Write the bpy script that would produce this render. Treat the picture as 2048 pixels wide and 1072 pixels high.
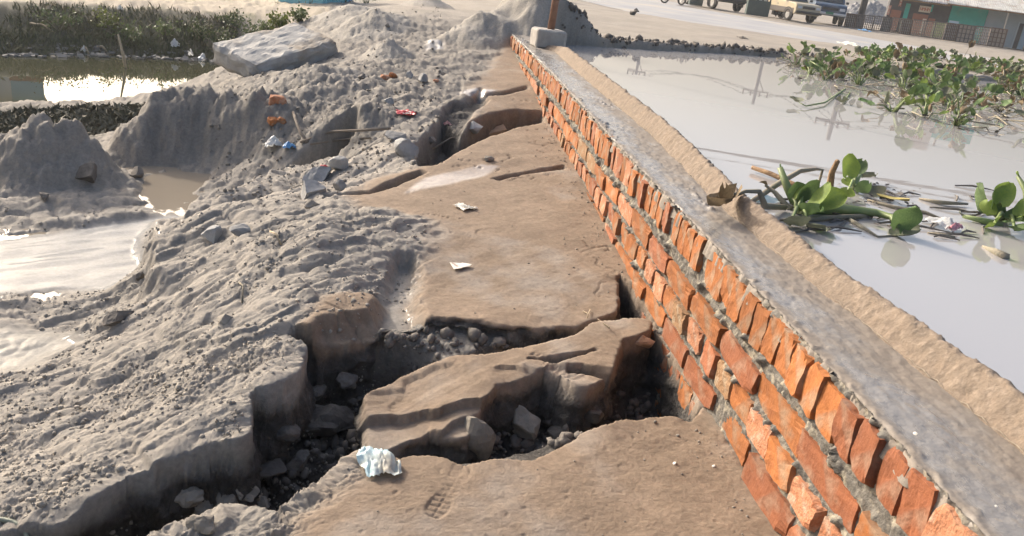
import bpy, bmesh, math, random
import numpy as np
from mathutils import Vector, Matrix, noise as mnoise

for o in list(bpy.data.objects):
    bpy.data.objects.remove(o)
SC = bpy.context.scene
COL = SC.collection
rng = np.random.default_rng(11)
random.seed(5)

# ------------------------------------------------------------------ camera
CAM_H = 0.72            # metres above the top of the brick wall (z = 0)
FPX = 1620.0            # focal length in pixels of the 2048 px wide photograph
ROLL, PITCH, YAW = math.radians(7.8), math.radians(20.7), math.radians(-7.8178)


def _rot():
    rz = lambda a: np.array([[math.cos(a), -math.sin(a), 0], [math.sin(a), math.cos(a), 0], [0, 0, 1]])
    rx = lambda a: np.array([[1, 0, 0], [0, math.cos(a), -math.sin(a)], [0, math.sin(a), math.cos(a)]])
    return rz(YAW) @ rx(math.pi / 2 - PITCH) @ rz(ROLL)


RC = _rot()
cam = bpy.data.cameras.new('camera')
cam_o = bpy.data.objects.new('camera', cam)
COL.objects.link(cam_o)
cam.sensor_width = 36.0
cam.lens = FPX / 2048 * 36.0
cam.clip_start = 0.05
cam.clip_end = 2000
m4 = Matrix([list(RC[i]) + [0] for i in range(3)] + [[0, 0, 0, 1]])
m4.translation = (0, 0, CAM_H)
cam_o.matrix_world = m4
SC.camera = cam_o

# ------------------------------------------------------------------ light
SUN_AZ, SUN_EL = math.radians(-41), math.radians(27)   # azimuth from +Y towards +X
sdir = Vector((math.sin(SUN_AZ) * math.cos(SUN_EL), math.cos(SUN_AZ) * math.cos(SUN_EL), math.sin(SUN_EL)))
sun = bpy.data.lights.new('sun', 'SUN')
sun.energy = 2.0
sun.angle = math.radians(1.5)
sun.color = (1.0, 0.93, 0.84)
sun_o = bpy.data.objects.new('sun', sun)
COL.objects.link(sun_o)
sun_o.rotation_euler = sdir.to_track_quat('Z', 'Y').to_euler()

W = bpy.data.worlds.new('World')
SC.world = W
W.use_nodes = True
wn = W.node_tree.nodes
wn.clear()
sky = wn.new('ShaderNodeTexSky')
sky.sky_type = 'NISHITA'
sky.sun_disc = False
sky.sun_elevation = SUN_EL
sky.sun_rotation = SUN_AZ
sky.altitude = 20
sky.air_density = 1.0
sky.dust_density = 9.0
sky.ozone_density = 1.5
bg = wn.new('ShaderNodeBackground')
bg.inputs['Strength'].default_value = 0.15
wo = wn.new('ShaderNodeOutputWorld')
W.node_tree.links.new(sky.outputs[0], bg.inputs[0])
W.node_tree.links.new(bg.outputs[0], wo.inputs[0])

SC.view_settings.view_transform = 'Standard'
SC.view_settings.look = 'None'
SC.view_settings.exposure = 1.0
SC.view_settings.gamma = 1.0
SC.view_settings.use_curve_mapping = False
SC.render.engine = 'CYCLES'
SC.cycles.max_bounces = 6
SC.cycles.use_denoising = True


# ------------------------------------------------------------------ helpers
def ray(px, py):
    d = RC @ np.array([px - 1024.0, -(py - 536.0), -FPX])
    return d / np.linalg.norm(d)


def on(px, py, z):
    """point of the plane at height z that the photograph shows at px, py"""
    d = ray(px, py)
    t = (z - CAM_H) / d[2]
    return np.array([d[0] * t, d[1] * t])


def P(pts, z):
    return np.array([on(a, b, z) for a, b in pts])


def _hash(ix, iy, seed):
    h = (ix.astype(np.int64) * 374761393 + iy.astype(np.int64) * 668265263 + seed * 974634211) & 0xFFFFFFFF
    h = ((h ^ (h >> 13)) * 1274126177) & 0xFFFFFFFF
    h = ((h ^ (h >> 16)) * 2246822519) & 0xFFFFFFFF
    return (h ^ (h >> 15)) & 0xFFFFFFFF


_ANG = np.linspace(0, 2 * np.pi, 256, endpoint=False)
_GC, _GS = np.cos(_ANG).astype(np.float32), np.sin(_ANG).astype(np.float32)


def gn(x, y, seed=0):
    """gradient noise, about -1..1"""
    x = np.asarray(x, np.float64); y = np.asarray(y, np.float64)
    xi = np.floor(x); yi = np.floor(y)
    xf = (x - xi).astype(np.float32); yf = (y - yi).astype(np.float32)
    xi = xi.astype(np.int64); yi = yi.astype(np.int64)
    u = xf * xf * xf * (xf * (xf * 6 - 15) + 10); v = yf * yf * yf * (yf * (yf * 6 - 15) + 10)

    def g(a, b):
        k = _hash(xi + a, yi + b, seed) & 255
        return _GC[k] * (xf - a) + _GS[k] * (yf - b)
    n0 = g(0, 0) * (1 - u) + g(1, 0) * u
    n1 = g(0, 1) * (1 - u) + g(1, 1) * u
    return ((n0 * (1 - v) + n1 * v) * 1.45).astype(np.float64)


def fbm(x, y, octv=4, seed=0, gain=0.5):
    a, s, t = 1.0, 0.0, 0.0
    for i in range(octv):
        s = s + a * gn(x * 2 ** i + 17.3 * i, y * 2 ** i - 9.1 * i, seed + i)
        t += a
        a *= gain
    return s / t


def billow(x, y, octv=3, seed=0, gain=0.5):
    """rounded lumps with creases between them, 0..1"""
    a, s, t = 1.0, 0.0, 0.0
    for i in range(octv):
        s = s + a * np.sqrt(np.abs(gn(x * 2 ** i + 5.3 * i, y * 2 ** i + 3.7 * i, seed + i)))
        t += a
        a *= gain
    return s / t


def sstep(a, b, x):
    t = np.clip((x - a) / (b - a), 0, 1)
    return t * t * (3 - 2 * t)


def lerp(a, b, t):
    return a + (b - a) * t


def sdpoly(x, y, V, margin=0.6):
    """signed distance to a polygon (positive inside); -margin far outside"""
    out = np.full(x.shape, -margin)
    lo, hi = V.min(0) - margin, V.max(0) + margin
    m = (x > lo[0]) & (x < hi[0]) & (y > lo[1]) & (y < hi[1])
    if not m.any():
        return out
    px, py = x[m], y[m]
    d = np.full(px.shape, 1e9)
    ins = np.zeros(px.shape, bool)
    n = len(V)
    for i in range(n):
        ax, ay = V[i]; bx, by = V[(i + 1) % n]
        ex, ey = bx - ax, by - ay
        wx, wy = px - ax, py - ay
        t = np.clip((wx * ex + wy * ey) / (ex * ex + ey * ey + 1e-12), 0, 1)
        dx, dy = wx - ex * t, wy - ey * t
        d = np.minimum(d, dx * dx + dy * dy)
        c = ((ay > py) != (by > py)) & (px < (bx - ax) * (py - ay) / (by - ay + 1e-15) + ax)
        ins ^= c
    d = np.sqrt(d)
    out[m] = np.where(ins, d, -d)
    return out


def mesh_obj(name, verts, faces, mat=None, parent=None, smooth=True, cols=None, attrs=None):
    me = bpy.data.meshes.new(name)
    if isinstance(verts, np.ndarray) and isinstance(faces, np.ndarray):
        nv, nf, k = len(verts), len(faces), faces.shape[1]
        me.vertices.add(nv)
        me.vertices.foreach_set('co', verts.astype(np.float32).ravel())
        me.loops.add(nf * k)
        me.loops.foreach_set('vertex_index', faces.astype(np.int32).ravel())
        me.polygons.add(nf)
        me.polygons.foreach_set('loop_start', np.arange(0, nf * k, k, dtype=np.int32))
        me.polygons.foreach_set('loop_total', np.full(nf, k, np.int32))
        me.update(calc_edges=True)
    else:
        me.from_pydata([tuple(v) for v in verts], [], [tuple(f) for f in faces])
        me.update()
    if smooth:
        me.polygons.foreach_set('use_smooth', np.ones(len(me.polygons), bool))
    if cols is not None:
        a = me.color_attributes.new('tint', 'FLOAT_COLOR', 'POINT')
        c4 = np.ones((len(me.vertices), 4), np.float32); c4[:, :3] = cols
        a.data.foreach_set('color', c4.ravel())
    for k_, v_ in (attrs or {}).items():
        a = me.attributes.new(k_, 'FLOAT', 'POINT')
        a.data.foreach_set('value', np.asarray(v_, np.float32))
    if mat is not None:
        me.materials.append(mat)
    o = bpy.data.objects.new(name, me)
    COL.objects.link(o)
    if parent is not None:
        o.parent = parent
    return o


def grid_faces(nr, nc, flip=False):
    r, c = np.meshgrid(np.arange(nr - 1), np.arange(nc - 1), indexing='ij')
    i = (r * nc + c).ravel()
    f = np.stack([i, i + 1, i + nc + 1, i + nc], 1)
    return f[:, ::-1].copy() if flip else f


def tag(o, label=None, cat=None, group=None, kind=None):
    if label: o['label'] = label
    if cat: o['category'] = cat
    if group: o['group'] = group
    if kind: o['kind'] = kind
    return o


def thing(name, loc, label, cat, group=None, rot=(0, 0, 0)):
    o = bpy.data.objects.new(name, None)
    o.empty_display_size = 0.1
    COL.objects.link(o)
    o.location = loc
    o.rotation_euler = rot
    return tag(o, label, cat, group)


class MB:
    """collects shapes into one mesh"""
    def __init__(s):
        s.v, s.f = [], []

    def add(s, vs, fs):
        n = len(s.v)
        s.v += [tuple(v) for v in vs]
        s.f += [tuple(i + n for i in f) for f in fs]
        return s

    def box(s, c, d, M=None, taper=1.0):
        x, y, z = d[0] / 2, d[1] / 2, d[2] / 2
        vs = []
        for sz in (-1, 1):
            k = taper if sz > 0 else 1
            for sx, sy in ((-1, -1), (1, -1), (1, 1), (-1, 1)):
                vs.append(Vector((sx * x * k, sy * y * k, sz * z)))
        if M is not None:
            vs = [M @ v for v in vs]
        vs = [v + Vector(c) for v in vs]
        return s.add(vs, [(3, 2, 1, 0), (4, 5, 6, 7), (0, 1, 5, 4), (1, 2, 6, 5), (2, 3, 7, 6), (3, 0, 4, 7)])

    def tube(s, pts, rad, n=6, cap=True):
        pts = [Vector(p) for p in pts]
        if not hasattr(rad, '__len__'):
            rad = [rad] * len(pts)
        vs, fs = [], []
        up = Vector((0.13, 0.21, 0.97))
        for i, p in enumerate(pts):
            t = (pts[min(i + 1, len(pts) - 1)] - pts[max(i - 1, 0)]).normalized()
            a = t.cross(up)
            if a.length < 1e-3:
                a = t.cross(Vector((1, 0, 0)))
            a.normalize()
            b = t.cross(a)
            for k in range(n):
                w = 2 * math.pi * k / n
                vs.append(p + (a * math.cos(w) + b * math.sin(w)) * rad[i])
        for i in range(len(pts) - 1):
            for k in range(n):
                k2 = (k + 1) % n
                fs.append((i * n + k, i * n + k2, (i + 1) * n + k2, (i + 1) * n + k))
        if cap:
            fs.append(tuple(range(n - 1, -1, -1)))
            fs.append(tuple((len(pts) - 1) * n + k for k in range(n)))
        return s.add(vs, fs)

    def prism(s, poly, a, b, axis=1):
        """polygon extruded along an axis from a to b; poly in the two other axes"""
        n = len(poly)
        vs = []
        for q in (a, b):
            for u, w in poly:
                vs.append((q, u, w) if axis == 0 else (u, q, w) if axis == 1 else (u, w, q))
        fs = [tuple(range(n)), tuple(range(2 * n - 1, n - 1, -1))]
        for i in range(n):
            j = (i + 1) % n
            fs.append((i, i + n, j + n, j))
        return s.add(vs, fs)

    def build(s, name, mat, parent=None, smooth=False, bevel=0):
        o = mesh_obj(name, s.v, s.f, mat, parent, smooth)
        bm = bmesh.new(); bm.from_mesh(o.data)
        bmesh.ops.recalc_face_normals(bm, faces=bm.faces)
        if bevel:
            bmesh.ops.bevel(bm, geom=[e for e in bm.edges if len(e.link_faces) == 2 and e.calc_face_angle(0) > 0.6], offset=bevel, segments=1, affect='EDGES')
        bm.to_mesh(o.data); bm.free()
        if smooth:
            o.data.polygons.foreach_set('use_smooth', np.ones(len(o.data.polygons), bool))
        return o


# ------------------------------------------------------------------ materials
def nodes(m):
    m.use_nodes = True
    return m.node_tree.nodes, m.node_tree.links


def mat(name, c1, c2=None, scale=8, rough=0.85, bump=0.3, bscale=40, c3=None, s3=2.5, metal=0, spec=0.4, rand=0.0, coord='Object', bdist=0.01, lo=0.35, hi=0.65, transl=0):
    m = bpy.data.materials.new(name)
    N, L = nodes(m)
    b = N['Principled BSDF']
    tc = N.new('ShaderNodeTexCoord')
    nz = N.new('ShaderNodeTexNoise'); nz.inputs['Scale'].default_value = scale; nz.inputs['Detail'].default_value = 8; nz.inputs['Roughness'].default_value = 0.65
    L.new(tc.outputs[coord], nz.inputs['Vector'])
    cr = N.new('ShaderNodeMapRange'); cr.inputs[1].default_value = lo; cr.inputs[2].default_value = hi
    L.new(nz.outputs['Fac'], cr.inputs[0])
    mx = N.new('ShaderNodeMix'); mx.data_type = 'RGBA'
    mx.inputs[6].default_value = (*c1, 1); mx.inputs[7].default_value = (*(c2 or c1), 1)
    L.new(cr.outputs[0], mx.inputs[0])
    out = mx.outputs[2]
    if c3:
        n3 = N.new('ShaderNodeTexNoise'); n3.inputs['Scale'].default_value = s3; n3.inputs['Detail'].default_value = 6
        L.new(tc.outputs[coord], n3.inputs['Vector'])
        r3 = N.new('ShaderNodeMapRange'); r3.inputs[1].default_value = 0.52; r3.inputs[2].default_value = 0.66
        L.new(n3.outputs['Fac'], r3.inputs[0])
        m3 = N.new('ShaderNodeMix'); m3.data_type = 'RGBA'
        L.new(r3.outputs[0], m3.inputs[0]); L.new(out, m3.inputs[6]); m3.inputs[7].default_value = (*c3, 1)
        out = m3.outputs[2]
    if rand:
        oi = N.new('ShaderNodeObjectInfo')
        mr = N.new('ShaderNodeMapRange'); mr.inputs[3].default_value = 1 - rand; mr.inputs[4].default_value = 1 + rand
        L.new(oi.outputs['Random'], mr.inputs[0])
        vm = N.new('ShaderNodeVectorMath'); vm.operation = 'SCALE'
        L.new(out, vm.inputs[0]); L.new(mr.outputs[0], vm.inputs[3])
        out = vm.outputs[0]
    L.new(out, b.inputs['Base Color'])
    b.inputs['Roughness'].default_value = rough
    b.inputs['Metallic'].default_value = metal
    b.inputs['Specular IOR Level'].default_value = spec
    if bump:
        nb = N.new('ShaderNodeTexNoise'); nb.inputs['Scale'].default_value = bscale; nb.inputs['Detail'].default_value = 6
        L.new(tc.outputs[coord], nb.inputs['Vector'])
        bp = N.new('ShaderNodeBump'); bp.inputs['Strength'].default_value = bump; bp.inputs['Distance'].default_value = bdist
        L.new(nb.outputs['Fac'], bp.inputs['Height']); L.new(bp.outputs[0], b.inputs['Normal'])
    if transl:
        tr = N.new('ShaderNodeBsdfTranslucent'); L.new(out, tr.inputs[0])
        ms = N.new('ShaderNodeMixShader'); ms.inputs[0].default_value = transl
        L.new(b.outputs[0], ms.inputs[1]); L.new(tr.outputs[0], ms.inputs[2])
        L.new(ms.outputs[0], N['Material Output'].inputs[0])
    return m


def ground_mat():
    """colour from the soil map, wetness from the wet map"""
    m = bpy.data.materials.new('soil')
    N, L = nodes(m)
    b = N['Principled BSDF']
    at = N.new('ShaderNodeAttribute'); at.attribute_name = 'tint'
    wt = N.new('ShaderNodeAttribute'); wt.attribute_name = 'wet'
    tc = N.new('ShaderNodeTexCoord')
    n1 = N.new('ShaderNodeTexNoise'); n1.inputs['Scale'].default_value = 55; n1.inputs['Detail'].default_value = 9; n1.inputs['Roughness'].default_value = 0.7
    L.new(tc.outputs['Object'], n1.inputs['Vector'])
    mr = N.new('ShaderNodeMapRange'); mr.inputs[1].default_value = 0.3; mr.inputs[2].default_value = 0.7; mr.inputs[3].default_value = 0.78; mr.inputs[4].default_value = 1.2
    L.new(n1.outputs['Fac'], mr.inputs[0])
    vm = N.new('ShaderNodeVectorMath'); vm.operation = 'SCALE'
    L.new(at.outputs['Color'], vm.inputs[0]); L.new(mr.outputs[0], vm.inputs[3])
    L.new(vm.outputs[0], b.inputs['Base Color'])
    nr = N.new('ShaderNodeTexNoise'); nr.inputs['Scale'].default_value = 6; nr.inputs['Detail'].default_value = 5
    L.new(tc.outputs['Object'], nr.inputs['Vector'])
    ad = N.new('ShaderNodeMath'); ad.operation = 'MULTIPLY_ADD'; ad.inputs[1].default_value = 0.5; ad.inputs[2].default_value = -0.25
    L.new(nr.outputs['Fac'], ad.inputs[0])
    a2 = N.new('ShaderNodeMath'); a2.operation = 'ADD'; L.new(ad.outputs[0], a2.inputs[0]); L.new(wt.outputs['Fac'], a2.inputs[1])
    a3 = N.new('ShaderNodeMath'); a3.operation = 'MULTIPLY'; a3.use_clamp = True; L.new(a2.outputs[0], a3.inputs[0]); L.new(wt.outputs['Fac'], a3.inputs[1])
    rr = N.new('ShaderNodeMapRange'); rr.inputs[3].default_value = 0.92; rr.inputs[4].default_value = 0.55
    L.new(a3.outputs[0], rr.inputs[0]); L.new(rr.outputs[0], b.inputs['Roughness'])
    b.inputs['Specular IOR Level'].default_value = 0.35
    L.new(a3.outputs[0], b.inputs['Coat Weight'])
    b.inputs['Coat Roughness'].default_value = 0.16
    b.inputs['Coat IOR'].default_value = 1.55
    n2 = N.new('ShaderNodeTexNoise'); n2.inputs['Scale'].default_value = 90; n2.inputs['Detail'].default_value = 10; n2.inputs['Roughness'].default_value = 0.78
    L.new(tc.outputs['Object'], n2.inputs['Vector'])
    inv = N.new('ShaderNodeMapRange'); inv.inputs[3].default_value = 0.5; inv.inputs[4].default_value = 0.06
    L.new(a3.outputs[0], inv.inputs[0])
    bp = N.new('ShaderNodeBump'); bp.inputs['Distance'].default_value = 0.010
    L.new(inv.outputs[0], bp.inputs['Strength']); L.new(n2.outputs['Fac'], bp.inputs['Height'])
    n4 = N.new('ShaderNodeTexNoise'); n4.inputs['Scale'].default_value = 26; n4.inputs['Detail'].default_value = 7; n4.inputs['Roughness'].default_value = 0.62
    L.new(tc.outputs['Object'], n4.inputs['Vector'])
    ca = N.new('ShaderNodeAttribute'); ca.attribute_name = 'crumb'
    b2 = N.new('ShaderNodeBump'); b2.inputs['Distance'].default_value = 0.045
    L.new(ca.outputs['Fac'], b2.inputs['Strength']); L.new(n4.outputs['Fac'], b2.inputs['Height']); L.new(bp.outputs[0], b2.inputs['Normal'])
    L.new(b2.outputs[0], b.inputs['Normal'])
    return m


def water_mat(name, col, ior=1.33, rough=0.02, ripple=0.02, scale=3.0, aniso=(1, 1, 1)):
    m = bpy.data.materials.new(name)
    N, L = nodes(m)
    b = N['Principled BSDF']
    b.inputs['Base Color'].default_value = (*col, 1)
    b.inputs['Roughness'].default_value = rough
    b.inputs['IOR'].default_value = ior
    b.inputs['Specular IOR Level'].default_value = 0.5
    tc = N.new('ShaderNodeTexCoord'); mp = N.new('ShaderNodeMapping'); mp.inputs['Scale'].default_value = aniso
    L.new(tc.outputs['Object'], mp.inputs[0])
    n = N.new('ShaderNodeTexNoise'); n.inputs['Scale'].default_value = scale; n.inputs['Detail'].default_value = 3
    L.new(mp.outputs[0], n.inputs['Vector'])
    bp = N.new('ShaderNodeBump'); bp.inputs['Strength'].default_value = ripple; bp.inputs['Distance'].default_value = 0.02
    L.new(n.outputs['Fac'], bp.inputs['Height']); L.new(bp.outputs[0], b.inputs['Normal'])
    return m


M_SOIL = ground_mat()
M_MORTAR = mat('mortar', (0.10, 0.093, 0.083), (0.19, 0.175, 0.15), scale=60, rough=0.9, bump=0.6, bscale=140, c3=(0.32, 0.285, 0.22), s3=30, bdist=0.006)
M_CLOD = mat('clod', (0.20, 0.18, 0.152), (0.28, 0.25, 0.21), scale=14, rough=0.95, bump=0.6, bscale=50, rand=0.18)
M_CLOD_DARK = mat('clod_dark', (0.10, 0.09, 0.08), (0.17, 0.15, 0.13), scale=14, rough=0.9, bump=0.6, bscale=60, rand=0.2)
M_STONE = mat('stone', (0.20, 0.20, 0.20), (0.34, 0.335, 0.32), scale=10, rough=0.85, bump=0.5, bscale=40, rand=0.2)
M_CONC = mat('concrete', (0.29, 0.28, 0.262), (0.40, 0.385, 0.355), scale=6, rough=0.85, bump=0.5, bscale=50, c3=(0.22, 0.185, 0.145), s3=2.6)
M_BRICKS = [
    mat('brick_orange', (0.35, 0.128, 0.038), (0.24, 0.084, 0.028), scale=22, rough=0.85, bump=0.5, bscale=90, c3=(0.29, 0.185, 0.115), s3=11, rand=0.22, bdist=0.005),
    mat('brick_red', (0.29, 0.100, 0.042), (0.22, 0.08, 0.04), scale=20, rough=0.85, bump=0.5, bscale=90, c3=(0.30, 0.17, 0.11), s3=14, rand=0.16, bdist=0.005),
    mat('brick_pale', (0.40, 0.205, 0.12), (0.35, 0.12, 0.05), scale=26, rough=0.9, bump=0.8, bscale=110, c3=(0.42, 0.28, 0.20), s3=22, rand=0.12, bdist=0.006),
    mat('brick_yellow', (0.29, 0.175, 0.095), (0.23, 0.125, 0.06), scale=24, rough=0.9, bump=0.9, bscale=90, c3=(0.33, 0.25, 0.17), s3=20, rand=0.12, bdist=0.006),
]
# ------------------------------------------------------------------ terrain
WATER_R = -0.08        # flood water behind the wall
POND_Z = -1.28
CREEK_Z = -0.835
_cp = [  # (photo x, photo y, height) of points on the ground
    # slope left of the footpath
    (830, 560, -.45), (650, 560, -.41), (560, 600, -.43), (450, 600, -.53), (380, 640, -.58), (330, 560, -.66), (200, 700, -.70), (60, 760, -.74),
    (350, 800, -.50), (200, 850, -.58), (0, 880, -.66), (100, 950, -.55), (-120, 960, -.66), (500, 720, -.44), (600, 480, -.40), (420, 440, -.54), (330, 450, -.62),
    (700, 450, -.38), (780, 420, -.42), (500, 480, -.46), (400, 520, -.55), (250, 760, -.62),
    # wet flat and creek
    (0, 480, -.84), (150, 520, -.84), (0, 570, -.83), (250, 540, -.84), (340, 430, -.84), (0, 640, -.79), (60, 680, -.82), (180, 630, -.78), (-200, 600, -.84), (-200, 480, -.85),
    (200, 400, -.79), (0, 430, -.81), (300, 360, -.80), (380, 345, -.83), (640, 385, -.78), (-200, 400, -.84), (-200, 330, -.95),
    # lower crust
    (700, 385, -.44), (750, 330, -.44), (800, 350, -.40), (900, 310, -.345), (680, 320, -.52), (620, 300, -.56),
    # hill with the concrete slab
    (650, 200, -.40), (560, 170, -.42), (450, 168, -.60), (640, 130, -.40), (700, 80, -.28), (760, 30, -.12), (660, 50, -.30), (430, 140, -.85), (300, 210, -1.08), (250, 255, -1.0),
    (350, 240, -.78), (500, 230, -.56), (600, 250, -.52), (560, 280, -.60), (450, 300, -.72), (700, 150, -.33), (800, 200, -.31), (850, 130, -.24), (780, 100, -.25), (740, 120, -.27), (900, 60, -.12),
    (950, 20, -.10), (800, 40, -.10), (870, 15, -.06), (700, 230, -.36), (850, 170, -.27), (550, 60, -.50),
    # mud flat and pond
    (0, 200, -1.25), (150, 203, -1.25), (270, 200, -1.24), (150, 240, -1.14), (280, 255, -.98), (0, 270, -1.06), (150, 285, -.95), (-200, 250, -1.15),
    (0, 188, -1.36), (250, 188, -1.36), (630, 24, -.60), (640, 3, -.6), (580, 60, -.66),
    # dirt right of the flood water
    (1340, 88, .0), (1560, 97, .0), (1900, 140, .0), (1200, 82, .0), (1130, 60, -.04), (1250, 50, -.14), (1500, 60, -.24), (1750, 96, -.24), (1348, 10, -.4), (1600, 40, -.4), (1848, 95, -.38), (2048, 127, -.38),
    (2300, 200, -.2), (2048, 160, -.05), (1030, 10, -.12),
]
_pts = []
for a, b, z in _cp:
    q = on(a, b, z)
    _pts.append((q[0], q[1], z))
# the pond, its far bank and the path along the top of the bank
_SH = []
for a, b in ((-420, 104), (-250, 108), (0, 110), (200, 110), (330, 114), (420, 122), (480, 112)):
    q = on(a, b, -1.28); dq = np.linalg.norm(q); u_ = q / dq
    _SH.append((q, u_))
    for s_, z_ in ((-2.2, -1.6), (-1.0, -1.6), (-.12, -1.37), (.12, -1.24), (.7, -.99), (1.4, -.75), (2.6, -.70), (5, -.64), (9, -.6)):
        if a > 400 and s_ < -.5: continue
        p_ = q + u_ * s_
        _pts.append((p_[0], p_[1], z_))
for yy, z in ((.4, -.42), (1.0, -.42), (1.5, -.42), (2.0, -.425), (2.5, -.42), (3.0, -.39), (3.6, -.36), (4.5, -.325), (5.2, -.315), (5.8, -.30), (6.7, -.22), (8, -.15), (9.8, -.10), (12, -.09)):
    _pts.append((.85, yy, z))
for yy, z in ((.4, -.45), (1.0, -.45), (1.5, -.445), (2.0, -.44), (2.5, -.43), (3.5, -.405), (4.2, -.38), (5, -.34), (6.7, -.24), (8.5, -.14)):
    _pts.append((.15, yy, z))
for xx, yy, z in ((-6, 40, -.5), (0, 40, -.35), (8, 60, -.4), (30, 60, -.4), (30, 20, -.4), (-20, 15, -.6), (-20, 40, -.6), (12, 4, -.5), (12, 9, -.3), (2.5, 4, -.4), (2.5, 1, -.4), (5, 6, -.4), (-3, .6, -.7), (-1.2, .7, -.55)):
    _pts.append((xx, yy, z))
_pts = np.array(_pts)


def _uv(x, y):
    d = np.hypot(x, y)
    return np.stack([np.arctan2(x, y) * 1.0, np.log(np.maximum(d, .2))], -1)


_cuv = _uv(_pts[:, 0], _pts[:, 1])
_c2 = 0.06 ** 2
_D = np.sqrt(((_cuv[:, None] - _cuv[None]) ** 2).sum(-1) + _c2)
_n = len(_pts)
_A = np.zeros((_n + 1, _n + 1)); _A[:_n, :_n] = _D - 0.004 * np.eye(_n); _A[_n, :_n] = 1; _A[:_n, _n] = 1
_wt = np.linalg.solve(_A, np.concatenate([_pts[:, 2], [0]]))


def base_z(x, y):
    sh = x.shape
    q = _uv(x.ravel(), y.ravel())
    out = np.empty(len(q))
    for i in range(0, len(q), 60000):
        c = q[i:i + 60000]
        d = np.sqrt((c[:, None, 0] - _cuv[None, :, 0]) ** 2 + (c[:, None, 1] - _cuv[None, :, 1]) ** 2 + _c2)
        out[i:i + 60000] = d @ _wt[:_n] + _wt[_n]
    return out.reshape(sh)


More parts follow.
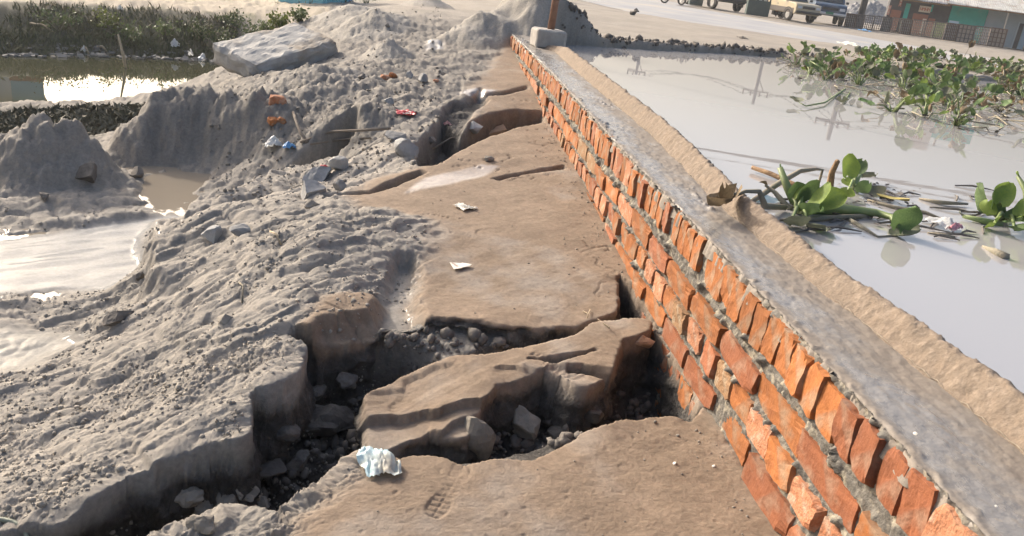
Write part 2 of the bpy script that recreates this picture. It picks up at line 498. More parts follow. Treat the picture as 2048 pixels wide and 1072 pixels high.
PG = dict(
    hole=P([(-160, 1110), (100, 1062), (230, 1045), (330, 1000), (420, 975), (480, 960), (560, 985), (600, 958), (680, 905), (720, 885), (800, 912), (870, 905), (930, 922), (1060, 915), (1160, 870), (1230, 852),
            (1290, 838), (1350, 832), (1372, 845), (1400, 820), (1330, 700), (1262, 590), (1238, 575), (1244, 640), (1150, 655), (1000, 655), (850, 640), (760, 650), (700, 664), (640, 672), (590, 660), (620, 690), (605, 720), (598, 765),
            (545, 790), (512, 790), (508, 850), (490, 872), (420, 868), (330, 885), (250, 902), (190, 935), (100, 975), (20, 965), (-160, 990)], -.44),
    shelf=P([(600, 600), (835, 560), (850, 640), (1000, 655), (1150, 655), (1240, 640), (1180, 668), (1040, 690), (1000, 700), (880, 712), (840, 690), (770, 690), (740, 678), (640, 668)], -.49),
    block=P([(722, 742), (760, 728), (830, 712), (900, 698), (980, 700), (1075, 692), (1150, 680), (1175, 660), (1240, 655), (1310, 655), (1305, 690), (1245, 700), (1242, 740), (1222, 762), (1165, 783), (1148, 776), (1122, 752), (1090, 742), (1040, 760), (1000, 768), (970, 788),
             (945, 832), (865, 818), (800, 832), (755, 846), (738, 830), (735, 795)], -.45),
    flake=P([(800, 838), (745, 845), (735, 800), (780, 790), (870, 790), (955, 792), (945, 832), (865, 815)], -.47),
    near=P([(560, 1200), (400, 1120), (560, 1000), (585, 968), (640, 948), (700, 890), (800, 905), (930, 920), (1060, 915), (1160, 868), (1290, 836), (1345, 832), (1420, 880), (1500, 1010), (1600, 1200)], -.44),
    strip=P([(1000, 900), (1060, 880), (1140, 850), (1175, 862), (1120, 898), (1050, 918), (900, 925), (905, 912)], -.5),
    p3=P([(838, 645), (826, 590), (850, 500), (862, 440), (930, 380), (1120, 352), (1185, 430), (1245, 590), (1244, 640), (1150, 655), (1000, 655)], -.42),
    gully=P([(835, 560), (820, 600), (845, 645), (760, 655), (640, 672), (640, 660), (745, 640), (765, 600), (775, 560), (790, 520), (825, 520)], -.45),
    crack2=P([(838, 262), (866, 246), (890, 228), (925, 248), (955, 238), (985, 227), (1035, 223), (1082, 226), (1083, 240), (1030, 250), (962, 268), (915, 286), (870, 302), (846, 300)], -.3),
    crack2b=P([(880, 226), (905, 205), (935, 205), (960, 190), (975, 205), (945, 222), (925, 245), (890, 234)], -.3),
    crack3=P([(640, 372), (700, 373), (740, 376), (765, 366), (840, 352), (852, 357), (800, 373), (740, 384), (660, 384)], -.42),
    crack4=P([(978, 352), (1040, 346), (1090, 341), (1130, 336), (1133, 345), (1060, 350), (1000, 357)], -.35),
    crack5=P([(1140, 727), (1165, 728), (1195, 738), (1232, 742), (1225, 749), (1180, 742), (1150, 736)], -.43),
    crack6=P([(1062, 704), (1110, 706), (1190, 696), (1195, 700), (1120, 712)], -.42),
    crack7=P([(1000, 184), (1056, 177), (1060, 182), (1010, 189), (950, 187), (935, 182)], -.25),
    crack8=P([(855, 150), (890, 146), (935, 150), (945, 160), (930, 166), (920, 156), (890, 151)], -.25),
    puddle1=P([(818, 364), (850, 352), (960, 338), (1000, 345), (975, 358), (900, 368), (810, 374)], -.38),
    puddle2=P([(915, 182), (950, 178), (995, 184), (985, 188), (935, 188)], -.26),
    puddle3=P([(850, 75), (890, 82), (890, 88), (850, 86)], -.14),
    wetflat=P([(-400, 476), (0, 478), (90, 470), (250, 442), (372, 426), (420, 420), (362, 442), (312, 452), (296, 480), (296, 540), (288, 556), (215, 596), (120, 585), (40, 592), (-400, 610)], -.835),
    wetlow=P([(-300, 660), (0, 650), (90, 655), (180, 690), (130, 705), (62, 745), (0, 752), (-300, 800)], -.80),
    channel=P([(285, 352), (330, 345), (430, 346), (410, 366), (352, 412), (420, 418), (560, 388), (640, 372), (700, 366), (702, 378), (560, 407), (430, 428), (372, 432), (330, 420), (280, 395)], -.835),
    poolw=P([(-400, 272), (0, 280), (110, 278), (180, 284), (165, 294), (60, 310), (30, 330), (-400, 360)], -.9),
    ledge=P([(355, 410), (398, 372), (430, 366), (520, 338), (590, 316), (650, 308), (745, 326), (690, 344), (640, 352), (600, 352), (585, 370), (520, 384), (470, 392), (430, 404)], -.56),
    moundtop=P([(296, 450), (330, 440), (420, 425), (520, 402), (640, 395), (700, 400), (600, 560), (420, 560), (330, 560), (294, 545)], -.60),
    pileb=P([(215, 322), (270, 264), (345, 248), (430, 250), (500, 262), (550, 300), (480, 322), (380, 332), (280, 334)], -.62),
    pilea=P([(0, 372), (30, 330), (45, 285), (70, 282), (100, 300), (130, 275), (160, 300), (215, 345), (200, 372), (100, 385)], -.68),
    bump=P([(320, 560), (440, 545), (490, 585), (400, 640), (300, 620)], -.6),
    lake=np.concatenate([P([(1118, 88), (1200, 94), (1280, 99), (1370, 104), (1460, 108), (1560, 116), (1700, 142), (1850, 152), (2048, 168), (2300, 205)], -.08), np.array([(14, 6), (14, -2), (1.17, -2), (1.17, 4), (1.17, 8.6)])]),
    tan=np.concatenate([P([(700, 1140), (560, 1072), (585, 985), (720, 905), (735, 745), (700, 690), (835, 640), (830, 580), (860, 480), (870, 440), (720, 400), (690, 375), (740, 345), (880, 330), (940, 275), (935, 215), (1000, 150), (1005, 110), (960, 92), (992, 62)], -.4), np.array([(.9, 10), (.95, 5), (.95, .5)])]),
    tan2=P([(600, 660), (640, 610), (720, 590), (770, 600), (760, 650), (700, 690)], -.44),
    weeds=P([(-300, 215), (100, 205), (270, 205), (310, 225), (250, 260), (190, 285), (0, 280), (-300, 270)], -1.1),
    bank=np.array([q - u * .05 for q, u in _SH] + [q + u * 1.45 for q, u in _SH[::-1]]),
    road=np.array([(4.0, 60), (15, 47), *P([(1348, 10), (1600, 52), (1848, 95), (2048, 127), (2300, 170)], -.4).tolist(), *P([(2300, 200), (2048, 154), (1848, 124), (1600, 90), (1450, 66), (1300, 34)], -.4).tolist(), (4.2, 40), (-1, 60)]),
    heap=P([(880, 82), (920, 60), (985, 42), (1000, 25), (1050, 15), (1090, 18), (1130, 60), (1155, 84), (1080, 90), (950, 84)], -.05),
)
HEAPS = [  # centre px, z of base, radius x, radius y, height, rotation
    ((1078, 72), -.04, .80, 1.0, .62), ((1045, 66), -.05, .5, .8, .30), ((955, 76), -.10, .42, .55, .26),
    ((745, 50), -.16, .50, .9, .20), ((848, 8), -.08, .5, .8, .26), ((775, 110), -.26, .26, .45, .14), ((690, 40), -.25, .5, .8, .14),
    ((620, 185), -.45, .55, .6, .12), ((560, 250), -.58, .4, .5, .10), ((720, 235), -.38, .3, .3, .05), ((1125, 62), -.05, .35, .6, .1),
    ((95, 352), -.82, .40, .34, .30), ((165, 362), -.82, .26, .22, .16), ((30, 365), -.82, .30, .3, .17), ((245, 318), -.84, .22, .25, .14), ((330, 305), -.84, .40, .40, .30), ((420, 300), -.82, .46, .40, .30), ((505, 312), -.78, .34, .34, .20),
]


def terrain(x, y, full=True):
    """height, colour and wetness of the ground at x, y"""
    d = np.hypot(x, y)
    z = base_z(x, y)
    far = sstep(16, 40, d)
    z = lerp(z, -.4 - .06 * far, sstep(30, 70, d))
    near = np.exp(-d / 14)
    en = 0.030 * fbm(x * 5, y * 5, 3, 3) + 0.012 * fbm(x * 26, y * 26, 2, 9)
    e2 = en * (1 + d * .12)
    S = {k: sdpoly(x, y, v) for k, v in PG.items()}
    M = lambda k, s=.012, n=1.0: sstep(-s, s, S[k] + n * en)
    tan = np.maximum(sstep(-.07, .07, S['tan'] + 2 * en), sstep(-.04, .04, S['tan2'] + en))
    right = sstep(1.15, 1.3, x) * sstep(-.02, .02, x)
    lake = sstep(-.05, .05, S['lake'] + .6 * e2)
    flat = np.maximum.reduce([sstep(-.03, .05, S['wetflat'] + en), sstep(-.05, .05, S['wetlow'] + en), sstep(-.03, .03, S['channel'] + en), sstep(-.1, .1, S['poolw'] + en)])
    bank = sstep(-.12, .12, S['bank'] + fbm(x * 1.5, y * 1.5, 3, 77) * .15)
    weeds = sstep(-.2, .2, S['weeds'] + fbm(x * 2, y * 2, 3, 78) * .4)
    dirt = np.maximum(right, sstep(9, 12, y - np.abs(x) * .35) * sstep(-1.6, -.9, x))
    mound = np.clip(1 - tan - flat - dirt - bank, 0, 1)
    mound = np.where(x > 1.2, 0, mound)
    # plateaus with broken edges
    mt = M('moundtop', .03, 1.5)
    z = lerp(z, np.maximum(z, -.60 + .12 * sstep(0, .5, S['moundtop'])), mt)
    lg = M('ledge', .02, 1.2)
    z = lerp(z, -.585 + .04 * fbm(x * 4, y * 4, 3, 12) + .05 * sstep(0, .25, S['ledge']), lg)
    heapw = np.zeros_like(z)
    ragged = .80 + .40 * (billow(x * 4 + .5 * y, y * 1.6, 3, 23) - .3)
    for (c, zb, rx, ry, hh) in HEAPS:
        rg = ragged if zb < -.7 else 1.0
        q = on(*c, zb)
        ww = fbm(x * 3, y * 3, 2, 5) * .15
        r = np.hypot((x - q[0]) / rx, (y - q[1]) / ry) + ww
        g = np.clip(1 - r, 0, 1)
        z = z + hh * (g ** (.75 if zb < -.7 else 1.1)) * rg
        heapw = np.maximum(heapw, sstep(0, .25, g))
    # surface detail of each kind of ground
    pl_ = heapw * (d < 7.2)
    z = z + pl_ * (.045 * (billow(x * 9, y * 9, 3, 27) - .55) + .03 * fbm(x * 22, y * 22, 3, 28))
    big = billow(x * 4, y * 4, 3, 31) - .55
    lum = billow(x * 13 + .4 * y, y * 13, 3, 41) - .55
    fin = billow(x * 48, y * 48, 3, 51, .6) - .55
    vfin = fbm(x * 130, y * 130, 3, 61, .6)
    # drag marks running down the slope of the spoil
    sx, sy = x * .80 + y * .60, -x * .60 + y * .80
    drag = fbm(sx * 6, sy * 26, 4, 71)
    rough = mound * (1 - .75 * flat)
    patch = sstep(-.25, .35, fbm(x * 2.2, y * 2.2, 3, 91))
    damp_d = 1 / (1 + (d / 11) ** 2)
    terr = fbm(sx * 1.1 + .25 * fbm(x * 3, y * 3, 2, 81), sy * 2.6, 3, 83)
    steps = (np.floor(terr * 4) + sstep(.35, .5, terr * 4 - np.floor(terr * 4))) / 4
    z = z + rough * ((.055 * big + .055 * steps + .010 * lum * (.1 + patch) + .012 * drag) + .020 * fin * (.12 + 1.5 * patch * sstep(.1, .5, fbm(x * 4, y * 4, 2, 85) + .3)) * damp_d + .004 * vfin * damp_d)
    hil = sstep(4.4, 5.6, d) * (x < .3) * rough
    z = z + hil * (.035 * (billow(x * 5.5, y * 5.5, 3, 661) - .55) + .022 * (billow(x * 14, y * 14, 2, 663) - .55) + .022 * fbm(x * 11, y * 11, 4, 665, .65))
    layer = fbm(sx * 1.3 + .3 * fbm(x * 5, y * 5, 2, 7), sy * 9, 4, 101)
    tanr = tan * (1 - flat)
    z = z + tanr * (.010 * fbm(x * 2.5, y * 2.5, 3, 111) + .0035 * layer + .0024 * fbm(x * 14, y * 28, 5, 121, .6) - .0018 * sstep(.42, .6, fbm(x * 30, y * 30, 2, 123)) + .0011 * vfin * damp_d)
    smooth = sstep(-.02, .1, .25 - np.hypot((x - .72) / 1.0, (y - 1.85) / .8))       # sandy skin beside the wall
    z = z + smooth * tan * .0016 * fbm(x * 190, y * 190, 2, 131)
    z = z + dirt * (1 - lake) * (.03 * fbm(x * .5, y * .5, 3, 141) * sstep(5, 14, d) + .012 * fbm(x * 3, y * 3, 4, 151) + .02 * heapw * lum)
    z = z + bank * sstep(-1.3, -1.0, z) * (.10 * fbm(x * 1.6, y * 1.6, 4, 161) + .05 * (billow(x * 5, y * 5, 3, 171) - .5))
    z = z + weeds * (.075 * (billow(x * 5, y * 5, 3, 181) - .5) + .02 * fin)
    # flats and standing water
    fl = sstep(-.03, .07, S['wetflat'] + en)
    ripple = .008 * fbm(sx * 1.6, sy * 9, 3, 201) + .004 * fbm(x * 3, y * 3, 2, 205)
    z = lerp(z, CREEK_Z + .006 + ripple, fl)
    wl = sstep(-.06, .1, S['wetlow'] + en)
    z = lerp(z, -.805 + .010 * (billow(x * 11, y * 11, 2, 209) - .5) + ripple, wl)
    ch = sstep(-.04, .05, S['channel'] + en)
    z = lerp(z, -.86 + .03 * fbm(x * 3, y * 3, 2, 215), ch)
    pw = sstep(-.15, .15, S['poolw'] + e2)
    z = lerp(z, -.92 + .012 * fbm(x * 3, y * 3, 3, 219), pw)
    z = lerp(z, -.55 + 0 * z, lake)
    rim = sstep(.25, .0, np.abs(S['lake'] + .12)) * (x > 1.4) * (1 - lake)
    z = z + rim * (.09 * (billow(x * 2.3, y * 2.3, 3, 223) - .45) + .03 * (billow(x * 9, y * 9, 2, 224) - .5))
    rd = sstep(-.9, .0, np.where(d > 12, sdpoly(x, y, PG['road'], 2.0), -2.0))
    z = lerp(z, -.41, rd)
    # gully, shelf and the collapsed hole
    gl = M('gully', .03)
    z = lerp(z, -.492 + .006 * layer, gl)
    z0 = z.copy()
    el = .030 * fbm(x * 5, y * 5, 3, 3) + .007 * fbm(x * 20, y * 20, 3, 9) + .004 * fbm(x * 60, y * 60, 2, 10)
    hd_ = S['hole'] + el
    WC = .034
    bd_ = S['block'] + .7 * el
    Fp = np.minimum(hd_, -bd_)
    hole = sstep(-.004, .004, hd_)
    bl = sstep(-.004, .004, bd_)
    left = sstep(.05, -.45, x)
    floor = -.71 - .15 * left + .10 * (billow(x * 7, y * 7, 3, 231) - .5) + .06 * (billow(x * 19, y * 19, 3, 233) - .5) + .012 * fin
    sh = M('shelf', .022)
    shz = -.478 - .045 * np.round((sstep(2.52, 2.25, y) + .14 * layer) * 3) / 3 + .006 * layer
    floor = lerp(floor, np.maximum(floor, shz), sh)
    bx = x / .8
    blz = -.478 + .075 * np.clip(bx, 0, 1) - .05 * sstep(.25, -.1, x) + .012 * layer + .007 * big + .002 * fin
    # the block has shed flakes of crust: low steps along broken lines
    for (fa, fb, dep) in (((735, 790), (960, 785), .030), ((800, 838), (945, 800), .022), ((1000, 735), (1215, 752), .012), ((760, 752), (900, 722), .010)):
        p0, p1 = on(*fa, -.46), on(*fb, -.46); u_ = (p1 - p0) / np.linalg.norm(p1 - p0)
        sd_ = -((x - p0[0]) * -u_[1] + (y - p0[1]) * u_[0]) + 1.2 * el + .02 * fbm(x * 9, y * 9, 3, 243)
        tt = ((x - p0[0]) * u_[0] + (y - p0[1]) * u_[1]) / np.linalg.norm(p1 - p0)
        blz = blz - dep * sstep(-.003, .003, sd_) * sstep(-.15, .05, tt) * sstep(1.15, .95, tt)
    topz = lerp(z, blz, sstep(-.008, .008, hd_ + bd_) * (hd_ > -.03))
    tp_ = np.clip((Fp + WC) / (2 * WC), 0, 1)
    pit = .74 * (1 - (1 - tp_) ** 1.5) + .26 * sstep(0, .13, Fp + .02 * lum)
    z = lerp(topz, floor, pit)
    st = M('strip', .010, .5)
    z = lerp(z, np.maximum(z, -.52), st * hole * (1 - bl))
    cr = np.zeros_like(z)
    for k, dep, s in (('crack2', .22, .03), ('crack2b', .06, .03), ('crack3', .14, .03), ('crack4', .08, .02), ('crack7', .05, .03), ('crack8', .05, .03), ('crack5', .05, .006), ('crack6', .035, .006)):
        m_ = sstep(-s, s, S[k] + .45 * en - (.022 if k in ('crack3', 'crack4', 'crack7', 'crack8') else 0))
        z = z - dep * m_ + m_ * .05 * lum * (dep > .1)
        cr = np.maximum(cr, m_)
    # up-turned lips along the broken edges
    hs = S['hole'] + .9 * en
    z = z + .018 * np.exp(-((hs + .03) / .03) ** 2) * (1 - hole) * (x < .85) * fbm(x * 6, y * 6, 2, 241)
    # fine cracks that run through the crust
    cell = np.abs(fbm(x * 2.6 + 3, y * 3.4, 3, 251))
    ck = sstep(.014, .004, cell) * tan * (1 - hole) * sstep(.0, .3, fbm(x * 1.1, y * 1.1, 2, 255)) * (d < 9) * (d > 2.4)
    z = z - .012 * ck
    # shoe prints pressed into the crust
    for (pa_, pb_, wd) in (((862, 1035), (935, 925), .085), ((1060, 705), (1180, 760), .07), ((700, 655), (690, 600), .075), ((790, 770), (830, 720), .07)):
        a = on(*pa_, -.44); b = on(*pb_, -.44)
        u = b - a; Lh = np.linalg.norm(u); u = u / Lh; v = np.array([-u[1], u[0]])
        s_ = ((x - a[0]) * u[0] + (y - a[1]) * u[1]); t_ = ((x - a[0]) * v[0] + (y - a[1]) * v[1])
        inside = sstep(.0, .012, wd / 2 * np.sqrt(np.clip(1 - np.abs(s_ / Lh * 2 - 1) ** 3.2, 0, 1)) * (.78 + .22 * np.cos(6.3 * s_ / Lh)) - np.abs(t_)) * sstep(0, .012, Lh / 2 - np.abs(s_ - Lh / 2)) * (1 - hole + bl) * np.minimum(1, .35 + sstep(-.2, .3, fbm(x * 9, y * 9, 2, 33)))
        lug = sstep(.25, .45, np.abs(((s_ / .019) % 1) - .5) * 2) * sstep(.1, .3, np.abs(((t_ / .024 + .5) % 1) - .5) * 2)
        z = z - inside * (.0026 + .0030 * (1 - lug))
    out = dict(z=z, F=np.where(x < .95, Fp, -9.0), fld=np.minimum(S['hole'], -S['block']))
    if not full:
        return out
    # ---------------- colour of the soil, with shade painted into the hole and cracks
    n1 = fbm(x * 1.3, y * 1.3, 4, 301); n2 = fbm(x * 5, y * 5, 4, 303); n3 = fbm(x * 17, y * 17, 3, 305)
    C = lambda *c: np.array(c)[None, None, :] if x.ndim == 2 else np.array(c)[None, :]
    e = lambda a: a[..., None]
    spoil = lerp(C(.215, .197, .172), C(.295, .265, .228), e(np.clip(.5 + .9 * n1 + .4 * n2 + .4 * n3, 0, 1)))
    spoil = lerp(spoil, C(.155, .149, .139), e(sstep(.15, .5, n2 * .7 + n1 * .6) * .7))
    crust = lerp(C(.185, .137, .097), C(.238, .178, .128), e(np.clip(.5 + .9 * n2 + .5 * n3, 0, 1)))
    crust = lerp(crust, C(.26, .228, .195), e(sstep(.0, .42, n1 + .5 * n2 - .1) * .75))
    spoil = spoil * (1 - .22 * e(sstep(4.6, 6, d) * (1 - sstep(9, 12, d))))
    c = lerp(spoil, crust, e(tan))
    dry = lerp(C(.24, .212, .175), C(.30, .266, .225), e(np.clip(.5 + n1 + .6 * n2, 0, 1)))
    trk = fbm((x * .5 - y * .25) * 1.6, (x * .8 + y) * .25, 4, 307)
    dry = lerp(dry, C(.215, .19, .165), e(sstep(.08, .5, trk) * .7))
    c = lerp(c, dry, e(dirt))
    c = lerp(c, C(.27, .25, .22) * (1 + .25 * e(n3)), e(np.clip(heapw * sstep(5.5, 7.5, d), 0, 1)))
    gr = lerp(C(.085, .085, .052), C(.155, .135, .098), e(np.clip(.45 + .9 * n1 + .7 * n2, 0, 1)))
    c = lerp(c, gr, e(bank))
    c = lerp(c, lerp(C(.10, .092, .068), C(.19, .175, .145), e(np.clip(.45 + 1.2 * n2, 0, 1))), e(weeds))
    lf = np.where((x < -1.8) & (y > 9), 1.0, 0.0) * sstep(13.2, 14.2, d) * (1 - bank)
    c = lerp(c, lerp(C(.40, .34, .26), C(.13, .13, .07), e(sstep(.0, .4, n1 + .3 * n2 + .02 * (d - 22)))), e(lf))
    c = lerp(c, C(.20, .203, .205), e(fl)); c = lerp(c, C(.25, .238, .215), e(wl)); c = lerp(c, C(.31, .265, .21), e(ch)); c = lerp(c, C(.33, .30, .25), e(pw))
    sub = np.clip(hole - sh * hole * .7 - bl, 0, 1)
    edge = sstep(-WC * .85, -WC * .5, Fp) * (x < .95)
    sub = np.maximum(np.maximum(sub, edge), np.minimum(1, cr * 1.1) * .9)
    c = lerp(c, lerp(C(.072, .066, .059), C(.125, .113, .10), e(np.clip(.5 + 1.1 * n3 + .6 * n2, 0, 1))), e(sub))  # moist clay subsoil, made darker still to paint in shade of pit and faces
    c = lerp(c, C(.30, .275, .24), e(sh * hole * .8))
    c = lerp(c, C(.10, .09, .075), e(lake))
    # damp stains on the spoil near the creek
    wet = np.maximum.reduce([fl * .52, wl * .42, ch, pw * .8, sstep(-.02, .03, S['puddle1'] + .6 * en) * .95, sstep(-.03, .04, S['puddle2'] + .6 * en), sstep(-.03, .05, S['puddle3'] + .6 * en), gl * .35 * (1 - hole)])
    wet = np.maximum(wet, .35 * sstep(-.35, -.05, S['wetflat']) * sstep(-.1, .2, n2))
    out.update(c=np.clip(c, .02, .8), wet=np.clip(wet, 0, 1), crumb=np.clip(.9 * sub + .28 * rough * patch + .25 * heapw, 0, 1))
    return out


NR, NC = 1280, 880
_q = np.linspace(0.80 ** -0.75, 420 ** -0.75, NR)
_d = _q ** (-1 / 0.75)
_az = np.linspace(math.radians(-52), math.radians(47), NC)
GD, GA = np.meshgrid(_d, _az, indexing='ij')
GX, GY = GD * np.sin(GA), GD * np.cos(GA)
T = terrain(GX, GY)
# broken faces: strata, lumps and a slight undercut, pushed along the fall line
def cliffs(x, y, z, F, fld):
    WC = .034
    fr, fa = np.gradient(fld, axis=0), np.gradient(fld, axis=1)
    dr, da = np.gradient(GD, axis=0), np.gradient(GA, axis=1) * GD
    sr, sa = fr / dr, fa / da
    gx, gy = -(sr * np.sin(GA) + sa * np.cos(GA)), -(sr * np.cos(GA) - sa * np.sin(GA))
    s = np.hypot(gx, gy) + 1e-6
    gx, gy = gx / s, gy / s
    aF = np.abs(F)
    d = .82 * F * sstep(WC * 1.8, WC * .8, aF)
    d = d + .034 * sstep(0, WC, F) * sstep(WC * 3.5, WC, F)
    w = sstep(WC * 2.2, WC * .7, aF) * sstep(-WC, -WC * .4, F)
    q = .036 * fbm(x * 9, z * 13 + y * 5, 3, 911) + .013 * fbm(x * 5 + y * 3, z * 60, 3, 917) + .030 * (billow(x * 20 + y * 8, z * 20, 3, 919) - .5) + .009 * fbm(x * 60 + y * 20, z * 60, 3, 921)
    d = d + w * q
    return x + gx * d, y + gy * d


CX, CY = cliffs(GX, GY, T['z'], T['F'], T['fld'])
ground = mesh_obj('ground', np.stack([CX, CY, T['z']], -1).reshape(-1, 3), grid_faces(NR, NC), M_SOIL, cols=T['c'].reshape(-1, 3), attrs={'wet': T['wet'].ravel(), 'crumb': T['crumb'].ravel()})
tag(ground, 'collapsed sandy footpath with cracked crust beside the brick wall', kind='structure')


def zat(x, y):
    x = np.atleast_1d(np.asarray(x, float)); y = np.atleast_1d(np.asarray(y, float))
    return terrain(x, y, False)['z']


_LT = np.geomspace(0.9, 60, 420)


def hit(px, py):
    """point of the ground the photograph shows at px, py"""
    d = ray(px, py)
    pts = np.array([0, 0, CAM_H])[None] + d[None] * _LT[:, None]
    zz = zat(pts[:, 0], pts[:, 1])
    k = np.argmax(pts[:, 2] < zz)
    if pts[k, 2] >= zz[k]:
        k = len(_LT) - 1
    a, b = pts[max(k - 1, 0)], pts[k]
    da, db = a[2] - zz[max(k - 1, 0)], b[2] - zz[k]
    t = da / (da - db + 1e-9)
    return Vector(a + (b - a) * t)


def pxm(p):
    """pixels of the photograph per metre at a point"""
    q = RC.T @ (np.array(p) - np.array([0, 0, CAM_H]))
    return FPX / -q[2]


# ------------------------------------------------------------------ water and road sheets
def sheet(name, poly, z, m, label):
    bm = bmesh.new()
    f = bm.faces.new([bm.verts.new((a, b, z)) for a, b in poly])
    if f.normal.z < 0: f.normal_flip()
    bm.normal_update()
    if f.normal.z < 0: bmesh.ops.reverse_faces(bm, faces=[f])
    me = bpy.data.meshes.new(name); bm.to_mesh(me); bm.free()
    me.materials.append(m)
    o = bpy.data.objects.new(name, me); COL.objects.link(o)
    return tag(o, label, kind='structure')


M_WATER = water_mat('flood_water', (0.36, 0.348, 0.343), ior=2.7, rough=0.01, ripple=0.012, scale=1.5, aniso=(1, 3, 1))
M_POND = water_mat('pond_water', (0.055, 0.055, 0.035), ior=1.5, rough=0.02, ripple=0.02, scale=2.0)
M_CREEK = water_mat('creek_water', (0.24, 0.205, 0.16), ior=1.5, rough=0.03, ripple=0.05, scale=8)
sheet('flood_water', [(1.185, -1), (13.9, -1), (13.9, 6)] + [(a + .25, b + .25) for a, b in PG['lake'][9::-1]] + [(1.185, 9.0)], WATER_R, M_WATER, 'still grey flood water held behind the brick wall')
sheet('pond_water', [(-16, 4), (-1.6, 4.5), (-1.8, 18), (-16, 18)], POND_Z, M_POND, 'dark still pond below the grassy bank')
sheet('creek_water', [(-3.6, 2.0), (-.9, 2.4), (-.28, 4.0), (-.2, 4.9), (-1.3, 5.6), (-3.6, 5.0)], CREEK_Z, M_CREEK, 'shallow brown trickle between the crust ledges')
M_ROAD = mat('asphalt', (0.26, 0.265, 0.28), (0.34, 0.335, 0.33), scale=.6, rough=0.85, bump=0.2, bscale=20, c3=(0.40, 0.36, 0.30), s3=.35)
_far = [(0, 62), (15, 47)] + P([(1348, 10), (1600, 52), (1848, 95), (2048, 127), (2300, 170)], -.4).tolist()
_nea = [(-5, 62), (4.2, 40)] + P([(1300, 34), (1450, 66), (1600, 90), (1848, 124), (2048, 154), (2300, 200)], -.4).tolist()


def resample(pl, n, seed, amp):
    pl = np.array(pl, float)
    s = np.concatenate([[0], np.cumsum(np.hypot(*np.diff(pl, axis=0).T))])
    t = np.linspace(0, s[-1], n)
    x, y = np.interp(t, s, pl[:, 0]), np.interp(t, s, pl[:, 1])
    w = fbm(t * .4, t * 0 + seed, 4, seed) * amp
    return np.stack([x + w * .3, y + w], 1)


_a, _b = resample(_far, 120, 3, .35), resample(_nea, 120, 8, .8)
rv = np.concatenate([np.c_[_a, np.full(120, -.4)], np.c_[_b, np.full(120, -.4)]])
rf = np.array([(i, i + 120, i + 121, i + 1) for i in range(119)])
tag(mesh_obj('road', rv, rf, M_ROAD, smooth=False), 'dusty grey asphalt road in front of the parked vehicles', kind='structure')
# ------------------------------------------------------------------ brick wall
def xface(y):
    return np.interp(y, [0, 1.8, 3.7, 5.4, 7.0, 10.3], [.876, .893, .876, .886, .868, .815])


wall = thing('brick_wall', (0, 0, 0), 'long low orange brick wall in rough mortar with a wet screed top', 'wall')
wall.location = (.9, 1.0, 0)
_wi = Matrix.Translation((-.9, -1.0, 0))
W_Y0, W_Y1 = .55, 10.35


def wall_part(o):
    o.parent = wall
    o.matrix_parent_inverse = _wi
    return o


# mortar bed that fills the joints of the face
ROWS = [(-.012, -.110, 'rowlock'), (-.166, -.230, 'stretcher'), (-.256, -.322, 'header'), (-.352, -.420, 'stretcher'), (-.446, -.508, 'header'), (-.536, -.602, 'stretcher'), (-.632, -.70, 'header')]
ys = np.concatenate([np.arange(W_Y0, 3.2, .006), np.geomspace(3.2, W_Y1, 620)])
zs = np.linspace(.004, -1.0, 150)
YY, ZZ = np.meshgrid(ys, zs, indexing='ij')
jt = np.zeros_like(ZZ)
for (a, b, k) in ROWS:
    jt = np.maximum(jt, sstep(-.012, .012, np.minimum(a - ZZ, ZZ - b)))
lump = .6 * billow(YY * 17, ZZ * 17, 2, 401) + .5 * billow(YY * 50, ZZ * 50, 3, 403) - .62
blob = sstep(.05, .5, fbm(YY * 11, ZZ * 14, 3, 405))
XX = xface(YY) + .007 - (1 - jt) * (.000 + .020 * blob) - .065 * lump * (.4 + .9 * blob) * (1 - .6 * jt) + jt * .005 + .004 * fbm(YY * 130, ZZ * 130, 2, 407)
mort = mesh_obj('mortar', np.stack([XX, YY, ZZ], -1).reshape(-1, 3), grid_faces(len(ys), len(zs), True), M_MORTAR)
wall_part(mort)


def brick_mesh(w, h, dep, seed, fine):
    """a hand made brick: box with wavy arrises and knocked-off corners; local x points into the wall"""
    r = np.random.default_rng(seed)
    bm = bmesh.new()
    bmesh.ops.create_cube(bm, size=1)
    bmesh.ops.subdivide_edges(bm, edges=bm.edges[:], cuts=5 if fine else 2, use_grid_fill=True)
    bmesh.ops.delete(bm, geom=[f for f in bm.faces if f.calc_center_median().x > .499], context='FACES')
    off = Vector(r.uniform(-60, 60, 3))
    cuts = []
    for _ in range(int(r.integers(2, 5))):
        n = Vector((-r.uniform(.5, 1.1), r.choice([-1, 1]) * r.uniform(.2, 1), r.choice([-1, 1]) * r.uniform(.3, 1))).normalized()
        reach = abs(n.x) * .0 + abs(n.y) * w / 2 + abs(n.z) * h / 2
        cuts.append((n, reach * r.uniform(.80, .97)))
    sh = r.normal(0, .10); tz, ty = r.normal(0, .03), r.normal(0, .02)
    for v in bm.verts:
        p = Vector(((v.co.x + .5) * dep, v.co.y * w, v.co.z * h))
        for n, d in cuts:
            q = p.dot(n) - d
            if q > 0: p -= n * q
        fr = max(0, 1 - p.x / .03)
        nv = mnoise.noise_vector(p * 28 + off) * .0045 + mnoise.noise_vector(p * 75 + off) * .0022
        p += Vector((nv.x * .8 - (p.z * tz + p.y * ty) * fr, nv.y, nv.z))
        p.y += p.z * sh
        if p.x > .05: p.z *= .85
        v.co = p
    me = bpy.data.meshes.new('brick')
    bmesh.ops.recalc_face_normals(bm, faces=bm.faces)
    bm.to_mesh(me); bm.free()
    return me


